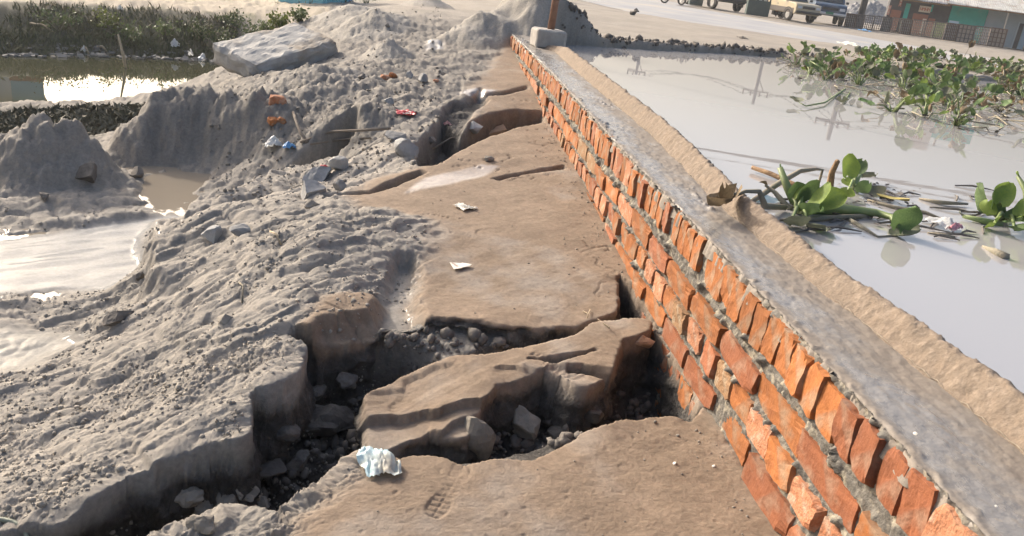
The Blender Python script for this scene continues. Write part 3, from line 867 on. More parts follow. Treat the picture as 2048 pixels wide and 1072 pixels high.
DIM = {'rowlock': (.075, .104), 'header': (.119, .071), 'stretcher': (.255, .072)}
PITCH_ = {'rowlock': (.081, .012), 'header': (.136, .014), 'stretcher': (.268, .014)}
_var = {}
for kind, (w, h) in DIM.items():
    for fine in (True, False):
        for v in range(9 if fine else 6):
            for mi in range(4):
                base = _var.get((kind, fine, v, 0))
                if base is None:
                    me = brick_mesh(w, h, .10 if kind != 'header' else .14, hash((len(kind), fine, v)) % 9973 + v * 7, fine)
                else:
                    me = base.copy()
                me.materials.clear(); me.materials.append(M_BRICKS[mi])
                _var[(kind, fine, v, mi)] = me
bricks = []
_gy = np.linspace(W_Y0, W_Y1 + .3, 400)
_gz = zat(np.full(400, .84), _gy)
for ri, (a, b, kind) in enumerate(ROWS):
    y = W_Y0 + rng.uniform(0, .1)
    zc = (a + b) / 2
    while y < W_Y1:
        pw, pj = PITCH_[kind]
        yy = y + pw / 2
        gz = float(np.interp(yy, _gy, _gz))
        if a > gz - .06:
            bricks.append((yy, zc + rng.normal(0, .004), kind, ri))
        y += pw * rng.uniform(.94, 1.07)
        if kind == 'rowlock' and rng.random() < .06: y += .05
bricks.sort(key=lambda q: q[0])
far_v, far_f, far_m, nv = [], [], [], 0
for i, (y, z, kind, ri) in enumerate(bricks):
    d = math.hypot(y, .9)
    fine = d < 3.2
    p = {'rowlock': (.62, .22, .11, .05), 'header': (.46, .20, .28, .06), 'stretcher': (.68, .22, .06, .04)}[kind]
    mi = rng.choice(4, p=p)
    me = _var[(kind, fine, int(rng.integers(0, 9 if fine else 6)), int(mi))]
    ang = rng.normal(0, .07 if kind == 'rowlock' else .025)
    dx = rng.normal(-.001, .004)
    M = Matrix.Translation((float(xface(y)) + dx, y, z)) @ Matrix.Rotation(ang, 4, 'X') @ Matrix.Rotation(rng.normal(0, .05 if kind != 'stretcher' else .018), 4, 'Z') @ Matrix.Diagonal((1, rng.uniform(.93, 1.05), rng.choice([-1, 1]) * rng.uniform(.94, 1.07), 1))
    if i < 300:
        o = bpy.data.objects.new('brick', me); COL.objects.link(o)
        o.matrix_world = M
        wall_part(o)
        o.matrix_basis = M
    else:
        for v in me.vertices: far_v.append(M @ v.co)
        for f in me.polygons: far_f.append([q + nv for q in f.vertices]); far_m.append(int(mi))
        nv += len(me.vertices)
fb = mesh_obj('brick_courses', far_v, far_f, None, smooth=False)
for m in M_BRICKS: fb.data.materials.append(m)
fb.data.polygons.foreach_set('material_index', np.array(far_m, np.int32))
_bm = bmesh.new(); _bm.from_mesh(fb.data); bmesh.ops.recalc_face_normals(_bm, faces=_bm.faces); _bm.to_mesh(fb.data); _bm.free()
tag(wall_part(fb), kind='stuff')


# wet screed on top and the mortar lip on the water side
def screed_mat():
    m = bpy.data.materials.new('wet_screed')
    N, L = nodes(m); b = N['Principled BSDF']
    tc = N.new('ShaderNodeTexCoord')
    n1 = N.new('ShaderNodeTexNoise'); n1.inputs['Scale'].default_value = 7; n1.inputs['Detail'].default_value = 8; n1.inputs['Roughness'].default_value = .65
    mp = N.new('ShaderNodeMapping'); mp.inputs['Scale'].default_value = (1.3, .6, 1)
    L.new(tc.outputs['Object'], mp.inputs[0]); L.new(mp.outputs[0], n1.inputs['Vector'])
    cr = N.new('ShaderNodeValToRGB')
    cr.color_ramp.elements[0].position = .35; cr.color_ramp.elements[0].color = (.17, .14, .11, 1)
    cr.color_ramp.elements[1].position = .62; cr.color_ramp.elements[1].color = (.21, .195, .175, 1)
    at = N.new('ShaderNodeAttribute'); at.attribute_name = 'wet'
    ad = N.new('ShaderNodeMath'); ad.operation = 'MULTIPLY_ADD'; ad.inputs[1].default_value = .35; ad.inputs[2].default_value = 0
    L.new(at.outputs['Fac'], ad.inputs[0])
    sm = N.new('ShaderNodeMath'); sm.operation = 'ADD'; L.new(n1.outputs['Fac'], sm.inputs[0]); L.new(ad.outputs[0], sm.inputs[1])
    sb = N.new('ShaderNodeMath'); sb.operation = 'SUBTRACT'; sb.inputs[1].default_value = .17; L.new(sm.outputs[0], sb.inputs[0])
    L.new(sb.outputs[0], cr.inputs[0]); L.new(cr.outputs[0], b.inputs['Base Color'])
    rr = N.new('ShaderNodeMapRange'); rr.inputs[1].default_value = .40; rr.inputs[2].default_value = .62; rr.inputs[3].default_value = .75; rr.inputs[4].default_value = .16
    L.new(sb.outputs[0], rr.inputs[0]); L.new(rr.outputs[0], b.inputs['Roughness'])
    b.inputs['IOR'].default_value = 1.7
    n2 = N.new('ShaderNodeTexNoise'); n2.inputs['Scale'].default_value = 85; n2.inputs['Detail'].default_value = 5
    L.new(tc.outputs['Object'], n2.inputs['Vector'])
    bp = N.new('ShaderNodeBump'); bp.inputs['Strength'].default_value = .35; bp.inputs['Distance'].default_value = .006
    L.new(n2.outputs['Fac'], bp.inputs['Height']); L.new(bp.outputs[0], b.inputs['Normal'])
    return m


M_SCREED = screed_mat()
ys = np.concatenate([np.arange(W_Y0, 3.2, .008), np.geomspace(3.2, W_Y1, 520)])
us = np.linspace(0, 1, 64)
YY, UU = np.meshgrid(ys, us, indexing='ij')
xl = xface(ys) + .004 + .022 * fbm(ys * 14, ys * 0, 3, 501) + .010 * fbm(ys * 45, ys * 0, 2, 503)
xr = np.interp(ys, [0, 1.2, 2.0, 2.7, 3.3, 3.9, 5.7, 7.3, 7.6, 10.4], [1.14, 1.13, 1.09, 1.07, 1.10, 1.125, 1.11, 1.12, 1.02, .98])
X_ = xl[:, None] + (xr + .03 - xl)[:, None] * UU
e_l = sstep(.10, .0, UU)
Z_ = .004 + .006 * fbm(X_ * 9, YY * 5, 4, 505) + .0035 * fbm(X_ * 40, YY * 30, 3, 507) + .010 * e_l * fbm(YY * 22, X_ * 22, 3, 509)
bits = sstep(.28, .5, fbm(X_ * 30, YY * 30, 2, 511)) * sstep(.0, .4, fbm(X_ * 3, YY * 1.2, 2, 513))
Z_ = Z_ + .009 * bits - .030 * sstep(.03, .0, UU) - .016 * sstep(.06, 0, UU)
wetm = np.clip(.75 * sstep(.75, .2, UU) * sstep(.05, .2, UU) + .5 * fbm(X_ * 4, YY * 1.3, 3, 515) + .35 * sstep(2.5, 6, YY), 0, 1)
wall_part(mesh_obj('screed', np.stack([X_, YY, Z_], -1).reshape(-1, 3), grid_faces(len(ys), 64, False), M_SCREED, attrs={'wet': wetm.ravel()}))

M_LIP = mat('lip_mortar', (0.215, 0.165, 0.122), (0.16, 0.127, 0.098), scale=30, rough=0.92, bump=0.6, bscale=120, c3=(0.24, 0.19, 0.145), s3=50, bdist=0.006)
M_LINE = mat('pale_line', (0.32, 0.27, 0.21), (0.22, 0.185, 0.145), scale=60, rough=0.9, bump=0.5, bscale=90)
yl = ys[ys < 7.65]
xr_ = np.interp(yl, ys, xr) + .006 * fbm(yl * 6, yl * 0, 3, 601)
hgt = np.interp(yl, [0, 1.4, 1.9, 2.4, 3.45, 5.4, 7.0, 7.65], [.078, .072, .058, .062, .08, .092, .085, .03]) * (1 + .16 * fbm(yl * 7, yl * 0, 3, 605) + .10 * fbm(yl * 22, yl * 0 + 3, 4, 607) + .06 * fbm(yl * 90, yl * 0 + 5, 2, 608))
prof = [(-.004, -.03), (0, .004), (.012, .25), (.026, .55), (.040, .82), (.050, .97), (.060, 1.0), (.070, .93), (.080, .6), (.088, .1), (.095, -.5), (.10, -1.5), (.11, -3.5)]
pr = []
for k in range(len(prof) - 1):
    for s in (0, .5): pr.append((lerp(prof[k][0], prof[k + 1][0], s), lerp(prof[k][1], prof[k + 1][1], s)))
pr.append(prof[-1])
pr = np.array(pr)
XX = xr_[:, None] + pr[None, :, 0]
ZZ = hgt[:, None] * pr[None, :, 1]
Y2 = np.repeat(yl[:, None], len(pr), 1)
rough_ = sstep(0, .3, pr[None, :, 1] + 0 * ZZ)
XX = XX + .009 * fbm(Y2 * 28, ZZ * 40, 5, 611, .62) * rough_ - .005 * (billow(Y2 * 60, ZZ * 60, 2, 613) - .5) * rough_
ZZ = ZZ + .009 * rough_ * fbm(Y2 * 40, XX * 60, 4, 615, .65)
wall_part(mesh_obj('mortar_lip', np.stack([XX, Y2, ZZ], -1).reshape(-1, 3), grid_faces(len(yl), len(pr), False), M_LIP))
# pale trowelled line where the lip meets the screed
mbl = MB()
seg = None
pts = []
for i in range(0, len(yl), 3):
    pts.append((xr_[i] + .001, yl[i], .010 + .003 * math.sin(i)))
mbl.tube(pts, [.0018 * (.1 + .9 * rng.random() ** 2) for _ in pts], 5)
wall_part(mbl.build('trowel_line', M_LINE, smooth=True))


# ------------------------------------------------------------------ rocks, clods, rubble
def rock_mesh(name, seed, subdiv=3, cuts=7, rough=.12, dims=(1, 1, 1), fine=.03, sharp=True):
    r = np.random.default_rng(seed)
    bm = bmesh.new()
    bmesh.ops.create_icosphere(bm, subdivisions=subdiv, radius=1)
    pl = []
    for _ in range(cuts):
        n = r.normal(size=3); n /= np.linalg.norm(n)
        pl.append((Vector(n), r.uniform(.42, .85)))
    off = Vector(r.uniform(-50, 50, 3))
    for v in bm.verts:
        p = v.co.copy()
        for n, d in pl:
            q = p.dot(n)
            if q > d: p -= n * (q - d)
        k = 1 + rough * mnoise.noise(p * 1.6 + off) + fine * 2 * mnoise.noise(p * 6 + off) + fine * mnoise.noise(p * 14 + off)
        v.co = Vector((p.x * dims[0], p.y * dims[1], p.z * dims[2])) * k
    me = bpy.data.meshes.new(name)
    bm.to_mesh(me); bm.free()
    return me


def block_mesh(name, seed, dims, n=7, rough=.02, round_=.02):
    """a broken block: box grid with chipped edges"""
    r = np.random.default_rng(seed)
    bm = bmesh.new()
    bmesh.ops.create_cube(bm, size=1)
    bmesh.ops.subdivide_edges(bm, edges=bm.edges[:], cuts=n, use_grid_fill=True)
    off = Vector(r.uniform(-50, 50, 3))
    D = Vector(dims)
    mn = min(dims)
    for v in bm.verts:
        p = Vector((v.co.x * D.x, v.co.y * D.y, v.co.z * D.z))
        ed = sorted([D[i] / 2 - abs(p[i]) for i in range(3)])
        if ed[1] < round_:
            p *= 1 - (round_ - ed[1]) / max(dims) * (1.0 + 2.5 * max(0, mnoise.noise(p * (1.2 / mn) + off)))
        nn = mnoise.noise_vector(p * (2.2 / mn) + off) * rough * mn * 4 + mnoise.noise_vector(p * (7 / mn) + off) * rough * mn * 1.5
        v.co = p + nn
    me = bpy.data.meshes.new(name)
    bm.to_mesh(me); bm.free()
    return me


def put(name, me, loc, label, cat, m, group=None, rot=(0, 0, 0), smooth=False, parent=None):
    o = bpy.data.objects.new(name, me)
    me.materials.append(m)
    if smooth: me.polygons.foreach_set('use_smooth', np.ones(len(me.polygons), bool))
    COL.objects.link(o)
    o.location = loc; o.rotation_euler = rot
    if parent: o.parent = parent
    return tag(o, label, cat, group)


def rock(name, px, py, wpx, label, cat, m, seed, dims=(1, .8, .7), rot=None, sink=.25, cuts=7, group=None, rough=.15, subdiv=3, fine=.03):
    p = hit(px, py)
    s = wpx / pxm(p) / 2
    me = rock_mesh(name, seed, subdiv, cuts, rough, tuple(s * q for q in dims), fine)
    return put(name, me, p + Vector((0, 0, s * dims[2] * (1 - 2 * sink))), label, cat, m, group, rot or (rng.uniform(-.2, .2), rng.uniform(-.2, .2), rng.uniform(0, 6)))


# concrete slab on the hill
_p0, _p1 = hit(470, 165), hit(652, 112)
_ux = (Vector((_p1.x, _p1.y, 0)) - Vector((_p0.x, _p0.y, 0)))
sl = put('concrete_slab', block_mesh('concrete_slab', 3, (1.02, .62, .20), 17, .022, .045), (0, 0, 0), 'large broken concrete slab lying tilted and half buried on the earth mound', 'slab', M_CONC)
sl.location = (_p0 + _p1) / 2 + Vector((-.10, .26, .11))
sl.rotation_euler = (math.radians(9), math.radians(-12), math.atan2(_ux.y, _ux.x))
G = 'loose clods in the collapsed hole'
rock('earth_clod', 655, 875, 120, 'widest dark lumpy clod left of the light blue plastic bag', 'clod', M_CLOD_DARK, 21, (1, .8, .75), sink=.2, group=G, rough=.3, fine=.06)
rock('earth_clod', 950, 900, 100, 'pointed pyramid shaped clod standing in the hole before the tilted block', 'clod', M_CLOD, 22, (.8, .55, 1.1), sink=.2, group=G, cuts=9)
rock('earth_clod', 1040, 865, 90, 'square edged clod right of the pointed clod in the hole', 'clod', M_CLOD, 23, (1, .7, .85), sink=.2, group=G, cuts=10)
rock('earth_clod', 620, 800, 70, 'grey clod under the left end of the collapsed crust', 'clod', M_CLOD_DARK, 24, sink=.2, group=G, rough=.3, fine=.06)
rock('earth_clod', 690, 770, 50, 'small clod against the left side of the tilted crust block', 'clod', M_CLOD_DARK, 25, sink=.2, group=G, rough=.3, fine=.06)
rock('earth_clod', 570, 880, 62, 'dark clod against the cliff of the grey mound in the hole', 'clod', M_CLOD_DARK, 26, sink=.2, group=G, rough=.3, fine=.06)
rock('earth_clod', 600, 930, 60, 'dark clod low in the hole beside the near crust edge', 'clod', M_CLOD_DARK, 27, sink=.2, group=G, rough=.3, fine=.06)
rock('earth_clod', 545, 945, 80, 'flat topped dark clod in the deep corner of the hole', 'clod', M_CLOD_DARK, 28, (1, .7, .5), sink=.2, group=G, cuts=10)
rock('earth_clod', 1190, 840, 60, 'dark clod low in the hole near the foot of the wall', 'clod', M_CLOD_DARK, 29, sink=.2, group=G)
rock('earth_clod', 1110, 880, 50, 'small dark clod behind the thin upturned crust flake', 'clod', M_CLOD_DARK, 30, sink=.2, group=G)
rock('earth_clod', 1278, 700, 66, 'reddish tan clod wedged between the tilted crust block and the wall', 'clod', mat('clod_tan', (.36, .22, .13), (.44, .29, .19), scale=20, rough=.95, bump=.7, bscale=60), 31, (1, .8, .7), sink=.1, cuts=9)
G2 = 'crumbly lumps at the near left edge of the hole'
for i, (a, b, w, l) in enumerate([(380, 1000, 60, 'tall brown crumbly lump at the left rim of the near crust'), (405, 1025, 52, 'rounded pale lump below the tall brown crumbly lump'), (405, 1055, 60, 'smooth grey lump at the bottom edge, under the rounded pale lump'),
                                  (455, 1015, 60, 'brown knobbly lump beside the rounded pale lump'), (490, 990, 54, 'knobbly brown lump on the very lip of the hole'), (520, 1015, 46, 'small knobbly lump right of the brown lumps')]):
    rock('earth_lump', a, b, w, l, 'clod', M_CLOD, 40 + i, (1, .8, .7), sink=.3, group=G2, rough=.35, fine=.07, cuts=4)
# stones and broken bricks up the path
for a in [('stone', 175, 362, 66, 'big dark boulder at the foot of the grey sand pile', 'stone', M_CLOD_DARK, 60, (1, .8, .75), .15, None),
          ('stone', 272, 352, 36, 'small black stone at the edge of the muddy channel', 'stone', M_CLOD_DARK, 61, (1, .8, .7), .2, None),
          ('stone', 90, 400, 30, 'dark stone on the wet sand below the grey pile', 'stone', M_CLOD_DARK, 62, (1, .8, .9), .2, None),
          ('stone', 280, 560, 24, 'dark pointed stone at the edge of the shiny wet mud', 'stone', M_CLOD_DARK, 63, (.9, .7, 1), .2, None),
          ('stone', 236, 640, 66, 'flat dark lump in the wet mud at far left', 'stone', M_CLOD_DARK, 64, (1.2, .6, .5), .3, None),
          ('stone', 427, 478, 52, 'grey round stone on the ridge above the wet mud', 'stone', M_STONE, 65, (1, .8, .75), .25, None),
          ('stone', 482, 470, 50, 'grey flat stone beside the round stone on the ridge', 'stone', M_STONE, 66, (1, .8, .6), .25, None),
          ('stone', 845, 165, 30, 'larger pale grey rock on the upper path by the crack', 'stone', M_STONE, 67, (1, .8, .75), .2, None),
          ('stone', 820, 155, 24, 'smaller grey rock just behind the pale grey rock', 'stone', M_STONE, 68, (1, .8, .7), .2, None),
          ('stone', 724, 157, 20, 'dark square stone on the upper slope left of the brick bits', 'stone', M_CLOD_DARK, 69, (1, .8, .7), .2, None),
          ('stone', 775, 54, 13, 'small dark stone far up on the path', 'stone', M_CLOD_DARK, 70, (1, .8, .8), .2, None),
          ('stone', 780, 205, 28, 'grey angular stone above the red and white wrapper', 'stone', M_STONE, 71, (1, .8, .6), .25, None),
          ('stone', 625, 412, 40, 'brown flat stone at the edge of the lower crust', 'stone', M_CLOD, 72, (1.1, .6, .6), .3, None),
          ('concrete_chunk', 640, 362, 112, 'long dark concrete chunk lying under the crust ledge', 'rubble', M_STONE, 73, (1, .45, .36), .2, None),
          ('concrete_chunk', 678, 340, 46, 'tan grey concrete block on top of the long chunk', 'rubble', M_CONC, 74, (1, .8, .85), .2, None),
          ('concrete_chunk', 678, 378, 32, 'small square grey lump below the concrete block', 'rubble', M_STONE, 75, (1, .8, .85), .2, None),
          ('concrete_chunk', 622, 390, 64, 'grey pyramid of mud and rubble below the long chunk', 'rubble', M_STONE, 76, (1, .8, .8), .35, None),
          ('concrete_chunk', 795, 280, 60, 'pale flat rubble slab at the left of the open crack', 'rubble', M_STONE, 77, (1.1, .6, .5), .25, None),
          ('concrete_chunk', 815, 305, 72, 'jagged dark rubble lump below the pale slab in the crack', 'rubble', M_STONE, 78, (1, .7, .6), .3, None),
          ('concrete_chunk', 860, 288, 40, 'dark rubble piece deep inside the open crack', 'rubble', M_CLOD_DARK, 79, (1, .7, .6), .2, None),
          ('concrete_chunk', 945, 262, 50, 'ridged grey rubble at the right of the open crack', 'rubble', M_STONE, 80, (1, .7, .6), .3, None),
          ('concrete_chunk', 455, 640, 60, 'half buried square lump on the mound by the small hollow', 'rubble', M_CLOD, 81, (1, .7, .7), .45, None)]:
    rock(a[0], a[1], a[2], a[3], a[4], a[5], a[6], a[7], a[8], sink=a[9], cuts=10, rough=.12)


def bat(px, py, wpx, dims, label, m, seed, rot=(0, 0, 0)):
    p = hit(px, py); s = wpx / pxm(p)
    d = tuple(s * q for q in dims)
    put('broken_brick', block_mesh('broken_brick', seed, d, 4, .03, .012), p + Vector((0, 0, d[2] * .35)), label, 'brick', m, None, rot)


bat(555, 212, 32, (1, .6, .75), 'half brick with pale top on the slope below the concrete slab', M_BRICKS[2], 90, (.1, .1, .3))
bat(548, 249, 26, (1, .7, .6), 'orange brick bit low on the rough slope', M_BRICKS[0], 91, (.3, .2, .8))
bat(564, 245, 18, (1, .7, .6), 'smaller orange brick chip touching the brick bit on the slope', M_BRICKS[0], 92, (.1, .4, .2))
bat(785, 157, 18, (1, .7, .7), 'bright orange brick chip on the upper path', M_BRICKS[0], 93, (.5, .3, .8))
bat(770, 159, 18, (1, .7, .6), 'sandy brick chip beside the bright orange chip', M_BRICKS[2], 94, (.1, .1, .4))
bat(872, 163, 13, (1, .6, .4), 'tiny orange brick chip right of the grey rock', M_BRICKS[2], 95)
bat(990, 270, 46, (1, .5, .35), 'sand covered half brick on the crust beside the open crack', mat('sandy_brick', (.40, .27, .17), (.33, .21, .13), scale=20), 96, (.25, -.25, .35))
bat(978, 322, 22, (1, .6, .5), 'small tan brick piece at the edge of the thin crack', M_CLOD, 97, (.1, .1, .5))


# ------------------------------------------------------------------ crumbs
def crumbs(name, n, region, smin, smax, m, label):
    """many small bits of soil as one object"""
    ico = bmesh.new(); bmesh.ops.create_icosphere(ico, subdivisions=1, radius=1)
    iv = np.array([v.co[:] for v in ico.verts]); ifc = np.array([[v.index for v in f.verts] for f in ico.faces]); ico.free()
    xs, ysz = region(n)
    z = zat(xs, ysz)
    n = len(xs)
    sc = smin * (smax / smin) ** (rng.random(n) ** 2.2)
    jit = 1 + rng.uniform(-.35, .35, (n, len(iv), 1))
    sq = rng.uniform(.5, 1.1, (n, 1, 3))
    V = iv[None] * jit * sq * sc[:, None, None] + np.stack([xs, ysz, z + sc * .1], -1)[:, None]
    F = ifc[None] + (np.arange(n) * len(iv))[:, None, None]
    return tag(mesh_obj(name, V.reshape(-1, 3), F.reshape(-1, 3), m, smooth=False), label, kind='stuff')


def reg_mound(n):
    px = rng.uniform(-20, 860, n * 3); py = 300 + 700 * rng.random(n * 3) ** 1.0
    q = np.array([on(a, b, -.5) for a, b in zip(px, py)])
    x, y = q[:, 0], q[:, 1]
    s = {k: sdpoly(x, y, PG[k]) for k in ('tan', 'wetflat', 'wetlow', 'hole', 'channel')}
    cl = fbm(x * 3, y * 3, 3, 777)
    ok = (s['tan'] < -.02) & (s['wetflat'] < .02) & (s['wetlow'] < .0) & (s['channel'] < 0) & (cl + rng.uniform(-.3, .3, len(x)) > -.05)
    return x[ok][:n], y[ok][:n]


def reg_hole(n):
    px = rng.uniform(200, 1340, n * 4); py = rng.uniform(690, 1000, n * 4)
    q = np.array([on(a, b, -.7) for a, b in zip(px, py)])
    x, y = q[:, 0], q[:, 1]
    ok = (sdpoly(x, y, PG['hole']) > .02) & (sdpoly(x, y, PG['block']) < -.01)
    return x[ok][:n], y[ok][:n]


def reg_path(n):
    y = rng.uniform(.9, 6, n); x = np.where(rng.random(n) < .55, .86 - rng.exponential(.05, n), rng.uniform(-.1, .86, n))
    ok = sdpoly(x, y, PG['hole']) < -.01
    return x[ok], y[ok]


def reg_hill(n):
    px = rng.uniform(420, 880, n); py = rng.uniform(60, 330, n)
    q = np.array([on(a, b, -.4) for a, b in zip(px, py)])
    return q[:, 0], q[:, 1]


crumbs('soil_crumbs', 7000, reg_mound, .0018, .011, M_CLOD, 'crumbs of grey soil scattered over the spoil mound')
crumbs('hole_crumbs', 1300, reg_hole, .005, .03, M_CLOD_DARK, 'dark crumbs of damp soil fallen into the hole')
crumbs('path_crumbs', 900, reg_path, .0015, .007, M_CLOD, 'crumbs of soil and mortar along the foot of the wall')
crumbs('hill_crumbs', 1800, reg_hill, .004, .018, M_CLOD, 'lumps of dry soil on the hill around the concrete slab')


def reg_shore(n):
    k = rng.integers(0, 7, n); t = rng.random(n)
    v = PG['lake']
    q = v[k] * (1 - t[:, None]) + v[k + 1] * t[:, None]
    return q[:, 0] + rng.normal(0, .1, n), q[:, 1] + rng.normal(.12, .12, n)


crumbs('shore_rubble', 700, reg_shore, .012, .06, M_CLOD_DARK, 'dark rubble and dirt lumps along the far edge of the flood water')
# ------------------------------------------------------------------ water hyacinth and floating litter
M_LEAF = mat('leaf_green', (.08, .135, .045), (.125, .185, .07), scale=18, rough=.6, bump=.25, bscale=60, rand=.3, transl=.25)
M_LEAFY = mat('leaf_lime', (.20, .26, .05), (.13, .20, .05), scale=14, rough=.6, bump=.25, bscale=60, rand=.2, transl=.3)
M_LEAFD = mat('leaf_withered', (.25, .185, .11), (.16, .12, .07), scale=16, rough=.8, bump=.5, bscale=60, rand=.3, transl=.15)
M_LEAFK = mat('leaf_dull', (.10, .12, .075), (.15, .15, .10), scale=16, rough=.6, bump=.3, bscale=60, rand=.3, transl=.15)
M_STEM = mat('stem_green', (.13, .19, .06), (.19, .22, .10), scale=20, rough=.5, bump=.15, rand=.25)
M_STEMD = mat('stem_grey', (.17, .16, .12), (.25, .21, .15), scale=24, rough=.8, bump=.4, bscale=80, rand=.25)
M_STEMB = mat('stem_brown', (.30, .19, .095), (.16, .095, .05), scale=24, rough=.8, bump=.6, bscale=70)


def blade_mesh(L, Wd, cup, curl, seed, torn=0.0, n=9, m=7):
    """a round hyacinth blade: x along, y across, z up"""
    r = np.random.default_rng(seed)
    vs, fs = [], []
    ph = r.uniform(0, 6)
    for i in range(n):
        s = i / (n - 1)
        w = Wd * (math.sin(math.pi * min(1, .04 + .94 * s ** .82)) ** .62)
        ang = curl * s
        cx = L * (math.sin(ang) / curl if abs(curl) > .05 else s); cz = L * ((1 - math.cos(ang)) / curl if abs(curl) > .05 else 0)
        for j in range(m):
            t = -1 + 2 * j / (m - 1)
            wob = 1 + .10 * math.sin(5 * s + ph + t) + torn * r.normal(0, .2) * (abs(t) > .6)
            zz = cz + cup * Wd * (t * t) + .05 * Wd * math.sin(7 * s + 3 * t + ph) + (torn * r.normal(0, .06) * Wd)
            vs.append((cx - abs(t) ** 2 * .18 * L * (s < .2), t * w / 2 * wob, zz))
    for i in range(n - 1):
        for j in range(m - 1):
            a = i * m + j
            fs.append((a, a + 1, a + m + 1, a + m))
    me = bpy.data.meshes.new('leaf'); me.from_pydata(vs, [], fs)
    me.polygons.foreach_set('use_smooth', np.ones(len(me.polygons), bool))
    return me


_bl = {}
for v in range(10):
    for key, m_ in (('g', M_LEAF), ('y', M_LEAFY), ('k', M_LEAFK), ('d', M_LEAFD)):
        r_ = np.random.default_rng(v)
        if key == 'd':
            me = blade_mesh(1, .7, .5, r_.uniform(-2.6, 2.2), v, .5)
        else:
            me = blade_mesh(1, r_.uniform(.85, 1.1), r_.uniform(.08, .25), r_.uniform(-.5, .9), v, .04)
        me.materials.append(m_)
        _bl[(key, v)] = me


for v in range(10):
    me = blade_mesh(1, .34, .5, .5 + .12 * v, 40 + v, .5)
    me.materials.append(M_LEAFD)
    _bl[('w', v)] = me


def leaf(parent, base, path, size, kind, face=None, rad=.007, droop=0.2, stem=None, inv=None):
    """petiole along a path and a blade at its end, both parts of the plant"""
    pts = [Vector(base)] + [Vector(p) for p in path]
    if len(pts) == 2:
        a, b = pts
        mid = (a + b) / 2 + Vector((0, 0, .18 * (b - a).length))
        pts = [a.lerp(b, 0), a.lerp(mid, .6), mid, mid.lerp(b, .6), b]
    k = len(pts)
    rr = [rad * (1.35 - .75 * i / (k - 1)) * (1 + .35 * math.sin(math.pi * min(1, 2.2 * i / (k - 1)))) for i in range(k)]
    mb = MB().tube(pts, rr, 6)
    s = mb.build('petiole', stem or (M_STEMD if kind in 'dw' else M_STEM), parent, smooth=True)
    me = _bl[(kind, int(rng.integers(0, 10)))]
    o = bpy.data.objects.new('leaf', me); COL.objects.link(o)
    o.parent = parent
    size *= .78
    t = (pts[-1] - pts[-2]).normalized()
    if face is not None: t = Vector(face).normalized()
    up = Vector((0, 0, 1)) if abs(t.z) < .9 else Vector((0, -1, 0))
    y = up.cross(t).normalized(); z = t.cross(y)
    M = Matrix((t, y, z)).transposed().to_4x4()
    M = M @ Matrix.Rotation(rng.normal(0, .35), 4, 'X') @ Matrix.Rotation(-droop + rng.normal(0, .2), 4, 'Y') @ Matrix.Diagonal((size, size, size, 1))
    M.translation = pts[-1]
    o.matrix_basis = M
    return o


def plant(x, y, n, size, mix, label, spread=.13, hgt=.12, group=None):
    t = thing('water_hyacinth', (x, y, WATER_R), label, 'water plant', group)
    for i in range(n):
        a = rng.uniform(0, 2 * math.pi); r = spread * rng.uniform(.35, 1.2)
        h = hgt * rng.uniform(.15, 1.15)
        key = rng.choice(['g', 'y', 'k', 'd'], p=mix)
        end = Vector((r * math.cos(a), r * math.sin(a), h if key != 'd' else h * .7))
        fc = Vector((math.cos(a + rng.normal(0, .6)), math.sin(a + rng.normal(0, .6)), rng.uniform(-.2, .9)))
        leaf(t, (rng.uniform(-.02, .02), rng.uniform(-.02, .02), -.02), [end], size * rng.uniform(.7, 1.15), key, fc, rad=.006)
    return t


GH = 'water hyacinths crowded in the floating raft'
spots = []
mat_poly = P([(1560, 128), (1600, 112), (1690, 118), (1800, 112), (1900, 120), (2048, 140), (2160, 190), (2160, 300), (2048, 286), (1980, 268), (1870, 246), (1770, 228), (1710, 200), (1640, 172), (1590, 150)], WATER_R)
lo, hi = mat_poly.min(0), mat_poly.max(0)
tries = 0
while len(spots) < 105 and tries < 6000:
    tries += 1
    q = rng.uniform(lo, hi)
    if sdpoly(q[:1], q[1:], mat_poly)[0] < .03: continue
    if any((q[0] - s[0]) ** 2 + (q[1] - s[1]) ** 2 < (.13 ** 2) for s in spots): continue
    spots.append(q)
LOOKS = {'g': ('mostly green', [.70, .06, .14, .10]), 'd': ('mostly withered', [.16, .04, .22, .58]), 'k': ('dull olive', [.22, .06, .56, .16]), 'y': ('lime tinged', [.36, .34, .14, .16])}
_cxy = mat_poly.mean(0)
for i, q in enumerate(spots):
    lk = rng.choice(['g', 'd', 'k', 'y'], p=[.38, .26, .24, .12])
    ppx = RC.T @ np.array([q[0], q[1], WATER_R - CAM_H]); ppy = 536 - FPX * ppx[1] / -ppx[2]; ppx = 1024 + FPX * ppx[0] / -ppx[2]
    edge_ = sdpoly(q[:1], q[1:], mat_poly)[0] < .22
    fr = (ppy - (112 + (ppx - 1600) * .06)) / 130
    row = ('against the dirt shore' if fr < .18 else 'over the open water') if edge_ else 'deep in the raft'
    col = 'at the narrow left tip' if ppx < 1690 else 'left of the tall forked stem' if ppx < 1800 else 'between the two tall stems' if ppx < 1930 else 'right of the tallest bent stem' if ppx < 2048 else 'past the right picture edge'
    plant(q[0], q[1], int(rng.integers(7, 12)), rng.uniform(.095, .15), LOOKS[lk][1], LOOKS[lk][0] + ' water hyacinth ' + row + ', ' + col, spread=.17, hgt=.17, group=GH)


def wp(px, py, h=0):
    """point at height h above the flood water that the photograph shows at px, py"""
    q = on(px, py, WATER_R + h)
    return Vector((q[0], q[1], WATER_R + h))


def along(pl, org):
    return [wp(*p) - Vector(org) for p in pl]


